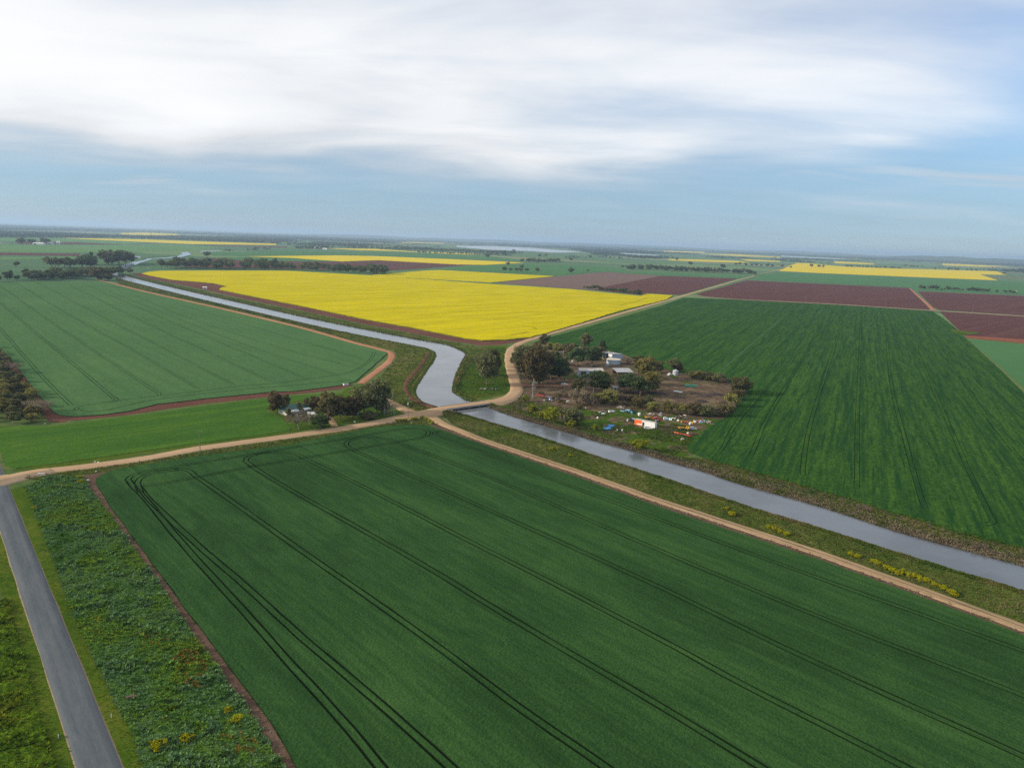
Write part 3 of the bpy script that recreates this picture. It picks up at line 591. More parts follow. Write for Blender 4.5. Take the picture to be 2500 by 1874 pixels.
sheet('wheat_field', GL([(1830, 681.5), (1895, 665), (2021, 669), (2211, 677), (2436, 686), (2800, 700), (2800, 733), (2500, 719), (2240, 708.5), (2218, 701.5)]), 0.35, 'young_wheat', 'blue-green wheat field below the notched canola field', 'field')
sheet('wheat_field', GL([(1085, 655), (1160, 649), (1290, 645), (1440, 649), (1520, 655), (1530, 664), (1478, 663), (1355, 673), (1300, 670), (1075, 658)]), 0.34, 'young_wheat', 'green wheat field with scattered paddock trees', 'field')
sheet('wheat_field', GL([(1490, 664.5), (1530, 662), (1860, 674), (1880, 664), (1895, 661), (1812, 679), (1614, 672)]), 0.33, 'young_wheat', 'thin green strip in front of the long right tree belt', 'field')
sheet('wheat_field', GL([(500, 617), (700, 612), (960, 616), (1185, 624), (1290, 636), (1280, 639), (1100, 631), (916, 624), (821, 622), (600, 625), (520, 624)]), 0.34, 'young_wheat', 'blue-green wheat field behind the canola wedge', 'field')
sheet('wheat_field', GL([(520, 629), (606, 627), (726, 631.5), (837, 638), (730, 637.5), (600, 635)]), 0.36, 'young_wheat', 'thin green wheat wedge in front of the canola wedge', 'field')
# strip of yellow weeds and dry grass under the power line
sheet('fence_line_grass', smooth_line(GL([(1690, 722), (1800, 730.4), (2021, 741.2), (2275, 757.5), (2500, 771), (2800, 790)]), 20) + smooth_line(GL([(1690, 723.5), (1800, 731.8), (2021, 743), (2275, 759.5), (2500, 773.5), (2800, 793)]), 20)[::-1], 0.5, 'road_shoulder', 'dry yellow grass line under the far power poles', 'verge', jitter=1.0, sub=15)
sheet('weed_patch', GL([(2318, 805), (2345, 808), (2400, 814), (2360, 818), (2330, 814)]), 0.7, 'mown_verge', 'small yellow weed patch at the corner of the barley field', 'weeds', jitter=2.0, sub=6)
# farmyard and green point by the bridge
YARD = GL([(1190, 990), (1210, 984), (1262, 968), (1280, 952), (1272, 920), (1262, 880), (1268, 855), (1300, 838), (1340, 838), (1400, 845), (1479, 855), (1528, 868), (1560, 882), (1625, 901), (1690, 917), (1761, 933), (1815, 936), (1828, 946), (1790, 990), (1774, 1019), (1731, 1043), (1692, 1075), (1680, 1092), (1692, 1107), (1640, 1122), (1545, 1095), (1466, 1074), (1371, 1046), (1287, 1024), (1220, 1003)])
sheet('farmyard_ground', YARD, 0.08, 'farmyard_dirt', 'bare brown farmyard soil with green weeds toward the canal', 'farmyard', jitter=1.5, sub=4)
sheet('grass_point', GL([(1108, 950), (1126, 888), (1138, 866), (1125, 850), (1180, 845), (1238, 842), (1232, 875), (1237, 905), (1246, 935), (1248, 950), (1235, 962), (1190, 973), (1148, 977), (1118, 962)]), 0.075, 'green_sward', 'green grassy point between canal bend and gravel road', 'grass', jitter=1.0, sub=4)
# ---------------------------------------------------------------- canal
ZW = 0.45
nearA = [(286, 678.5), (316, 686.5), (452, 720.5), (633, 763), (814, 804), (1000, 841), (1040, 849), (1058, 858), (1056, 874), (1045, 890), (1030, 912), (1010, 941), (1008, 956), (1022, 975), (1066, 991), (1090, 998)]
farA = [(290, 670), (316, 675.5), (407, 698), (588, 739), (768, 779), (1000, 825), (1085, 840), (1125, 855), (1137, 866), (1126, 888), (1112, 921), (1106, 950), (1111, 960), (1133, 973), (1148, 979), (1175, 987)]
nearB = [(1085, 1000), (1114, 1006), (1143, 1014), (1210, 1034), (1308, 1063), (1466, 1116), (1600, 1159), (1803, 1228), (2007, 1290), (2210, 1354), (2500, 1442), (2900, 1565)]
farB = [(1180, 987), (1203, 998), (1249, 1014), (1320, 1036), (1371, 1051), (1466, 1079), (1545, 1100), (1625, 1124), (1720, 1151), (1803, 1179), (2007, 1237), (2210, 1302), (2500, 1381), (2900, 1495)]
def loft(name, lines, mat, label, cat, amp=0.3, freq=0.35, div=3, n=None, kind='structure', seed=0.0, fixed=(False, False)):
    L = [smooth_line(l, 4.0) for l in lines]
    n = n or max(len(l) for l in L)
    def rs(l):
        ln = [0.0]
        for a, b in zip(l[:-1], l[1:]): ln.append(ln[-1] + (b - a).length)
        A = np.array([tuple(p) for p in l]); ss = np.linspace(0, ln[-1], n)
        return np.stack([np.interp(ss, ln, A[:, k]) for k in range(3)], 1)
    L = [rs(l) for l in L]; rows = []
    for a, b in zip(L[:-1], L[1:]):
        for k in range(div): rows.append(a + (b - a) * (k / div))
    rows.append(L[-1]); A = np.stack(rows, 1); m_ = A.shape[1]
    for i in range(n):
        for j in range(m_):
            x, y, z = A[i, j]; e = 0.35 if (j == 0 and fixed[0]) or (j == m_ - 1 and fixed[1]) else 1.0
            A[i, j, 2] += amp * e * (mnoise.noise((x * freq, y * freq, seed)) + 0.6 * mnoise.noise((x * freq * 2.7, y * freq * 2.7, seed + 5)))
            A[i, j, 0] += amp * 0.7 * mnoise.noise((x * freq, y * freq, seed + 11)); A[i, j, 1] += amp * 0.7 * mnoise.noise((x * freq, y * freq, seed + 17))
    idx = np.arange(n * m_).reshape(n, m_)
    F = np.stack([idx[:-1, :-1], idx[:-1, 1:], idx[1:, 1:], idx[1:, :-1]], -1).reshape(-1, 4)
    o = link(name, np_mesh(name, A.reshape(-1, 3), F, mat, True)); tag(o, label, cat, None, kind)
    return o, A
cN, cF, cNB, cFB = GL(nearA, 1.5), GL(farA, ZW), GL(nearB, 1.6), GL(farB, ZW)
sN, sF, sNB, sFB = [smooth_line(l, 8.0) for l in (cN, cF, cNB, cFB)]
def canal_sheet(name, a, b, ext, label):
    """water between two bank lines, carried on under both banks"""
    n = 90
    def rs(l):
        ln = [0.0]
        for p, q in zip(l[:-1], l[1:]): ln.append(ln[-1] + (q - p).length)
        A = np.array([tuple(p) for p in l]); ss = np.linspace(0, ln[-1], n)
        return [Vector((*[np.interp(s, ln, A[:, k]) for k in range(2)], ZW)) for s in ss]
    A, B = rs(a), rs(b); V = []; F = []
    for p, q in zip(A, B):
        dv = (q - p).normalized(); V += [p - dv * ext, q + dv * ext]
    for i in range(n - 1): F.append((2 * i, 2 * i + 1, 2 * i + 3, 2 * i + 2))
    return tag(link(name, mesh(name, V, F, 'canal_water')), label, 'water', None, 'structure')
canal_sheet('canal_water', sN, sF, 2.5, 'grey water of the upper canal winding away left')
canal_sheet('canal_water', sNB, sFB, 2.5, 'grey water of the lower canal running to the right')
tag(link('canal_water', mesh('canal_water', [(*G(1010, 985)[:2], ZW - .01), (*G(1150, 1022)[:2], ZW - .01), (*G(1215, 1000)[:2], ZW - .01), (*G(1150, 975)[:2], ZW - .01)], [(0, 1, 2, 3)], 'canal_water')), 'grey canal water under the bridge', 'water', None, 'structure')
up = lambda l, z: [Vector((p.x, p.y, z)) for p in l]
# near bank of the lower canal: from inside the water over the crest down to the track
trk = GL([(1098, 1030), (1112, 1039), (1150, 1056), (1200, 1075), (1308, 1111), (1412, 1146), (1600, 1211), (1803, 1279), (2007, 1344), (2500, 1521), (2900, 1680)], 0.1)
bank_nb, A_NB = loft('canal_bank', [up(offset_line(cNB, -3.0), 0.1), cNB, [p + (q - p) * 0.3 + Vector((0, 0, .0)) for p, q in zip(up(offset_line(cNB, 2.5), 1.55), up(offset_line(cNB, 2.5), 1.55))], trk],
                    'bank_grass', 'olive grassy bank between lower canal and track', 'bank', amp=0.35, div=7, n=330, seed=2.0)
fieldedge = GL([(1215, 990), (1240, 1004), (1262, 1011), (1330, 1030), (1380, 1044), (1475, 1069), (1555, 1089), (1640, 1113), (1742, 1124), (1830, 1148), (2030, 1203), (2230, 1264), (2500, 1336), (2900, 1450)], 0.15)
bank_fb, A_FB = loft('canal_bank', [up(offset_line(cFB, 1.2), 0.1), up(cFB, ZW + .1), up(offset_line(cFB, -2.2), 1.35), up(offset_line(cFB, -4.2), 1.45), fieldedge],
                    'reed_bank', 'brown reedy bank on the far side of the lower canal', 'bank', amp=0.35, div=4, n=330, seed=4.0)
trA = GL([(290, 694), (316, 700), (362, 711), (542, 750), (723, 793), (859, 831), (925, 847), (960, 856), (968, 868), (960, 885), (930, 915), (905, 940), (930, 963), (960, 980), (990, 995), (1020, 1006)], 0.1)
bank_na, A_NA = loft('canal_bank', [up(offset_line(cN, -3.0), 0.1), cN, up(offset_line(cN, 3.0), 1.3), trA], 'rough_grass', 'rough grassy bank between upper canal and red track', 'bank', amp=0.4, div=5, n=300, seed=6.0)
soA = GL([(300, 668), (330, 674), (424, 694), (600, 733), (742, 761), (885, 792), (1011, 816), (1110, 836), (1170, 845), (1200, 848), (1160, 880), (1130, 915), (1118, 945), (1124, 958), (1145, 970), (1160, 976)], 0.12)
bank_fa, A_FA = loft('canal_bank', [up(offset_line(cF, 1.0), 0.1), up(cF, ZW + .1), up(offset_line(cF, -2.0), 1.2), soA], 'bank_grass', 'olive bank between upper canal and bare canola edge', 'bank', amp=0.35, div=5, n=300, seed=8.0)
# far reach of the canal beyond the bend, and the lake
def far_water(name, poly, z, mat, label): return sheet(name, GL(poly, z), z, mat, label, 'water')
far_water('canal_water', [(278, 676), (264, 665), (272, 658), (316, 641), (351, 635.5), (361, 631.5), (408, 628.6), (432, 625.5), (445, 620), (442, 616), (459, 615), (468, 621.5), (445, 627), (408, 630.5), (373, 632), (342, 642), (304, 658), (287, 667), (291, 676)], 0.9, 'canal_water', 'bright far reach of the canal beyond the bend')
far_water('canal_water', [(489, 613.2), (537, 610.8), (537, 612.2), (489, 614.8)], 0.9, 'canal_water', 'tiny bright glint of canal in the far distance')
far_water('lake', [(1113, 600), (1200, 600.8), (1295, 605), (1421, 615), (1380, 616.6), (1342, 616.4), (1300, 613), (1200, 610), (1185, 609), (1116, 603)], 0.9, 'lake_water', 'pale lake near the horizon')
far_water('lake', [(1516, 617.5), (1611, 623), (1600, 624.5), (1520, 619.5)], 0.9, 'lake_water', 'thin sliver of water right of the lake')
far_water('lake', [(1907, 624), (2063, 632), (2063, 633.8), (1907, 626.5)], 0.9, 'lake_water', 'thin pale water line at the far right')
# distant hills
def hills(name, x0, x1, y, hmax, depth, label, seed):
    nx, ny = 90, 14; V = np.zeros((nx, ny, 3))
    for i in range(nx):
        u = i / (nx - 1); x = x0 + (x1 - x0) * u
        for j in range(ny):
            v_ = j / (ny - 1); k = math.sin(math.pi * v_) * min(1, 6 * u, 6 * (1 - u))
            hh = hmax * k * max(0, 0.55 + 0.9 * mnoise.noise((u * 5.0, v_ * 1.5, seed)) + 0.3 * mnoise.noise((u * 17, v_ * 4, seed)))
            V[i, j] = (x, y + depth * v_, min(hh, 172.0) - 1.0)
    idx = np.arange(nx * ny).reshape(nx, ny)
    F = np.stack([idx[:-1, :-1], idx[1:, :-1], idx[1:, 1:], idx[:-1, 1:]], -1).reshape(-1, 4)
    tag(link(name, np_mesh(name, V.reshape(-1, 3), F, 'hill_bush', True)), label, 'hills', None, 'structure')
ground_mat('hill_bush', [(0.03, 0.05, 0.03), (0.045, 0.07, 0.035), (0.07, 0.09, 0.05)], (0.001, 0.006, 0.05), (0.4, 0.4, 0.3), 0, 0, 1)
hills('hills', 7400, 13500, 12500, 150, 4000, 'low wooded hill at the right end of the horizon', 1.0)
hills('hills', -9000, 14000, 24000, 110, 6000, 'faint long ridge along the horizon', 4.0)
# ---------------------------------------------------------------- mesh builder
class MB:
    def __init__(s): s.v = []; s.f = []
    def add(s, V, F):
        b = len(s.v); s.v += [tuple(x) for x in V]; s.f += [tuple(i + b for i in f) for f in F]; return s
    def box(s, x0, x1, y0, y1, z0, z1, rz=0.0, c=None):
        V = [Vector((x, y, z)) for z in (z0, z1) for x, y in ((x0, y0), (x1, y0), (x1, y1), (x0, y1))]
        if rz:
            cx, cy = c or ((x0 + x1) / 2, (y0 + y1) / 2); k = Matrix.Rotation(rz, 3, 'Z'); o = Vector((cx, cy, 0))
            V = [k @ (v - o) + o for v in V]
        return s.add(V, [(3, 2, 1, 0), (4, 5, 6, 7), (0, 1, 5, 4), (1, 2, 6, 5), (2, 3, 7, 6), (3, 0, 4, 7)])
    def tube(s, pts, rad, n=6, cap=True):
        pts = [Vector(p) for p in pts]; b = len(s.v)
        for i, p in enumerate(pts):
            t = (pts[min(i + 1, len(pts) - 1)] - pts[max(i - 1, 0)]).normalized()
            a = t.cross(Vector((0, 0, 1)) if abs(t.z) < 0.95 else Vector((1, 0, 0))).normalized(); c = t.cross(a)
            r = rad[i] if isinstance(rad, (list, tuple)) else rad
            s.v += [tuple(p + (a * math.cos(k * 2 * math.pi / n) + c * math.sin(k * 2 * math.pi / n)) * r) for k in range(n)]
        for i in range(len(pts) - 1):
            for k in range(n):
                q = b + i * n; s.f.append((q + k, q + (k + 1) % n, q + n + (k + 1) % n, q + n + k))
        if cap:
            s.f.append(tuple(b + k for k in range(n))[::-1]); q = b + (len(pts) - 1) * n; s.f.append(tuple(q + k for k in range(n)))
        return s
    def prism(s, prof, y0, y1):
        """side profile [(x,z)] extruded along y"""
        n = len(prof); V = [(x, y0, z) for x, z in prof] + [(x, y1, z) for x, z in prof]
        F = [tuple(range(n)), tuple(range(2 * n - 1, n - 1, -1))] + [(i, i + n, (i + 1) % n + n, (i + 1) % n) for i in range(n)]
        return s.add(V, F)
    def mesh(s, name, mat, smooth=False): return mesh(name, s.v, s.f, mat, smooth)
    def build(s, name, mat, parent=None, smooth=False): return link(name, s.mesh(name, mat, smooth), parent)

# ---------------------------------------------------------------- plants
leaf_mat('leaf_gum', [(0.066, 0.074, 0.032), (0.129, 0.136, 0.056), (0.222, 0.206, 0.093)], 0.35)
leaf_mat('leaf_rust', [(0.066, 0.060, 0.028), (0.125, 0.106, 0.046), (0.21, 0.165, 0.072)], 0.35)
leaf_mat('leaf_dark', [(0.032, 0.056, 0.028), (0.069, 0.105, 0.041), (0.140, 0.168, 0.066)], 0.35)
leaf_mat('leaf_olive', [(0.116, 0.116, 0.037), (0.198, 0.186, 0.056), (0.327, 0.269, 0.082)], 0.35)
leaf_mat('leaf_willow', [(0.12, 0.14, 0.012), (0.20, 0.22, 0.015), (0.30, 0.30, 0.025)], 0.3)
leaf_mat('leaf_twig', [(0.112, 0.085, 0.064), (0.183, 0.143, 0.101), (0.284, 0.224, 0.153)], 0.35)
leaf_mat('leaf_flower', [(0.055, 0.085, 0.010), (0.27, 0.27, 0.008), (0.52, 0.47, 0.008)], 0.25, 0.25)
leaf_mat('leaf_grey', [(0.122, 0.112, 0.081), (0.203, 0.186, 0.132), (0.325, 0.294, 0.213)], 0.35)
leaf_mat('leaf_far', [(0.016, 0.026, 0.014), (0.030, 0.042, 0.020), (0.050, 0.060, 0.028)])
plain('bark', (0.14, 0.11, 0.085), 0.9, scale=3.0, var=0.2)
plain('bark_pale', (0.34, 0.31, 0.27), 0.9, scale=2.0, var=0.15)
def leaf_quads(C, size, up=0.0, r=rng):
    """C (n,3) leaf centres -> quads of random facing"""
    n = len(C)
    a = r.normal(size=(n, 3)); a[:, 2] *= 0.8; a /= np.linalg.norm(a, axis=1)[:, None]
    b = r.normal(size=(n, 3)); b = np.cross(a, b); b /= np.maximum(np.linalg.norm(b, axis=1)[:, None], 1e-6)
    sz = size * r.uniform(0.6, 1.3, size=(n, 1))
    a = a * sz * 0.75; b = b * sz * 0.5
    V = np.stack([C - a, C - b * 0.9 + a * 0.1, C + a, C + b * 0.9 + a * 0.1], 1).reshape(-1, 3)
    F = np.arange(4 * n).reshape(n, 4)
    return V, F
def crown_pts(r, clumps, per, spread):
    out = []
    for (c, cr) in clumps:
        v = r.normal(size=(per, 3)); v /= np.linalg.norm(v, axis=1)[:, None]
        rr = cr * r.uniform(0.35, 1.0, size=(per, 1)) ** 0.6
        out.append(np.array(c) + v * rr * np.array([1.0, 1.0, spread]))
    return np.concatenate(out)
PROTO = {}
def proto_tree(key, seed, leaf, bark='bark', h=10.0, w=8.0, base=0.3, nclump=24, per=55, size=0.6, flat=0.75, shape='round', nlimb=6, stems=1):
    """trunk mesh and crown mesh of one kind of tree, 10 m tall"""
    r = np.random.default_rng(seed); rp = random.Random(seed)
    tb = MB(); clumps = []
    top = h * 0.8
    for st in range(stems):
        lean = Vector((rp.uniform(-.6, .6), rp.uniform(-.6, .6), 0)) * (1.0 if stems == 1 else 2.0)
        b0 = Vector((rp.uniform(-.3, .3), rp.uniform(-.3, .3), -0.2)) * (stems > 1)
        b0.z = -0.25
        mid = Vector((lean.x * .5, lean.y * .5, h * base)) ; tp = Vector((lean.x * 1.2, lean.y * 1.2, top))
        tb.tube([b0, mid, (mid + tp) / 2 + Vector((rp.uniform(-.4, .4), rp.uniform(-.4, .4), 0)), tp], [0.028 * h / stems ** .5, 0.022 * h / stems ** .5, 0.012 * h, 0.004 * h], 6)
        for k in range(nlimb):
            f = rp.uniform(0.25, 0.9); s = mid.lerp(tp, f * 0.8); a = rp.uniform(0, 6.28); L = w * 0.42 * rp.uniform(0.6, 1.0)
            e = s + Vector((math.cos(a) * L, math.sin(a) * L, h * rp.uniform(0.05, 0.22)))
            tb.tube([s, s.lerp(e, .5) + Vector((0, 0, h * .015)), e], [0.010 * h, 0.007 * h, 0.003 * h], 4, False)
            clumps.append(((e.x, e.y, min(e.z, h * .93)), w * rp.uniform(0.13, 0.2)))
    cz = h * (base + 1.0) / 2; hz = h * (1.0 - base) / 2
    while len(clumps) < nclump:
        v = r.normal(size=3); v /= np.linalg.norm(v); k = r.uniform(0.35, 0.86)
        z = v[2] * k; wid = 1.0
        if shape == 'cone': wid = max(0.12, 0.95 * (1 - (z + 1) / 2) + 0.1)
        if shape == 'vase': wid = 0.55 + 0.5 * (z + 1) / 2
        if shape == 'dome': wid = min(1.0, 1.15 - 0.6 * max(z, -0.2))
        clumps.append(((v[0] * k * w * .46 * wid + .15 * w * math.sin(seed), v[1] * k * w * .46 * wid, cz + z * hz), w * r.uniform(0.11, 0.2)))
    V, F = leaf_quads(crown_pts(r, clumps, per, flat), size, r=r)
    V[:, 2] = np.maximum(V[:, 2], 0.05)
    PROTO[key] = (tb.mesh('trunk', bark), np_mesh('crown', V, F, leaf))
for i in range(4): proto_tree('gum%d' % i, 10 + i, 'leaf_gum', 'bark_pale' if i % 2 else 'bark', w=9.0 - i * .5, base=.05 + .04 * i, nclump=42, per=75, size=0.6)
for i in range(2): proto_tree('rust%d' % i, 20 + i, 'leaf_rust', w=9.0, base=.06, nclump=42, per=75, size=0.6)
for i in range(3): proto_tree('dark%d' % i, 30 + i, 'leaf_dark', w=8.5, base=.10 + .05 * i, nclump=36, per=60, size=0.62, shape='dome')
for i in range(2): proto_tree('pepper%d' % i, 40 + i, 'leaf_olive', w=9.0, base=.06, nclump=40, per=60, size=0.6, shape='dome')
for i in range(2): proto_tree('willow%d' % i, 50 + i, 'leaf_willow', w=9.5, base=.05, nclump=34, per=55, size=0.75, shape='dome', stems=3, nlimb=3)
for i in range(3): proto_tree('shrub%d' % i, 60 + i, ['leaf_olive', 'leaf_rust', 'leaf_gum'][i], w=13.0, base=.04, nclump=32, per=50, size=0.95, shape='dome', stems=3, nlimb=3)
for i in range(2): proto_tree('twiggy%d' % i, 70 + i, 'leaf_twig', w=13.0, base=.08, nclump=26, per=34, size=0.8, stems=5, nlimb=5)
for i in range(2): proto_tree('flower%d' % i, 80 + i, 'leaf_flower', w=16.0, base=.04, nclump=26, per=40, size=1.5, shape='dome', stems=3, nlimb=2)
proto_tree('cypress', 90, 'leaf_olive', w=3.6, base=.04, nclump=34, per=50, size=0.5, shape='cone', flat=1.2, nlimb=2)
proto_tree('sparse', 91, 'leaf_twig', 'bark_pale', w=11.0, base=.25, nclump=24, per=26, size=0.5, stems=2, nlimb=9)
for i in range(4): proto_tree('far%d' % i, 100 + i, ['leaf_dark', 'leaf_gum', 'leaf_dark', 'leaf_gum'][i], w=9.5, base=.13, nclump=18, per=24, size=1.2, shape=['round', 'round', 'dome', 'vase'][i], nlimb=4)
def dead_tree(key, seed, h=10.0, n=16):
    rp = random.Random(seed); tb = MB(); tw = MB()
    tb.tube([(0, 0, -.25), (.15, 0, h * .4), (-.1, .2, h * .75), (0, 0, h)], [.22, .16, .10, .03], 6)
    for k in range(n):
        z = h * rp.uniform(.35, .95); a = rp.uniform(0, 6.28); L = h * rp.uniform(.12, .3)
        s = Vector((0, 0, z)); e = s + Vector((math.cos(a) * L, math.sin(a) * L, L * .8)); tw.tube([s, s.lerp(e, .5), e], [.07, .05, .02], 4, False)
        for j in range(3):
            q = s.lerp(e, rp.uniform(.4, .9)); g = q + Vector((rp.uniform(-1, 1), rp.uniform(-1, 1), rp.uniform(.2, 1.1))); tw.tube([q, g], [.035, .012], 3, False)
    PROTO[key] = (tb.mesh('trunk', 'bark_pale'), tw.mesh('branches', 'bark_pale'))
dead_tree('dead', 5)
def bare_pole(key, seed, h=10.0):
    rp = random.Random(seed); tb = MB(); tw = MB(); tb.tube([(0, 0, -.25), (.05, .03, h * .5), (0, 0, h)], [.17, .11, .02], 6)
    for k in range(26):
        z = h * rp.uniform(.2, .95); a = rp.uniform(0, 6.28); L = (h - z) * .22 + .35
        tw.tube([(0, 0, z), (math.cos(a) * L * .3, math.sin(a) * L * .3, z + L * 1.3)], [.035, .012], 3, False)
    PROTO[key] = (tb.mesh('trunk', 'bark_pale'), tw.mesh('branches', 'bark_pale'))
bare_pole('poplar', 6)
def tree(key, px, py, h, wscale=1.0, name='gum_tree', label=None, cat='tree', group=None, off=(0, 0), z=0.06):
    p = G(px, py)
    p = Vector((p.x + off[0], p.y + off[1], z))
    s = h / 10.0
    o = empty(name, p, random.uniform(0, 6.28), label, cat, group); o.scale = (s * wscale, s * wscale, s)
    t_, c_ = PROTO[key]
    link('trunk', t_, o); link('branches' if c_.name.startswith('branches') else 'crown', c_, o)
    return o
def ppm(px, py):
    """metres per photo pixel at a ground point, across the view"""
    g = G(px, py); return (g - Vector((0, 0, H))).dot(FW) / FPX

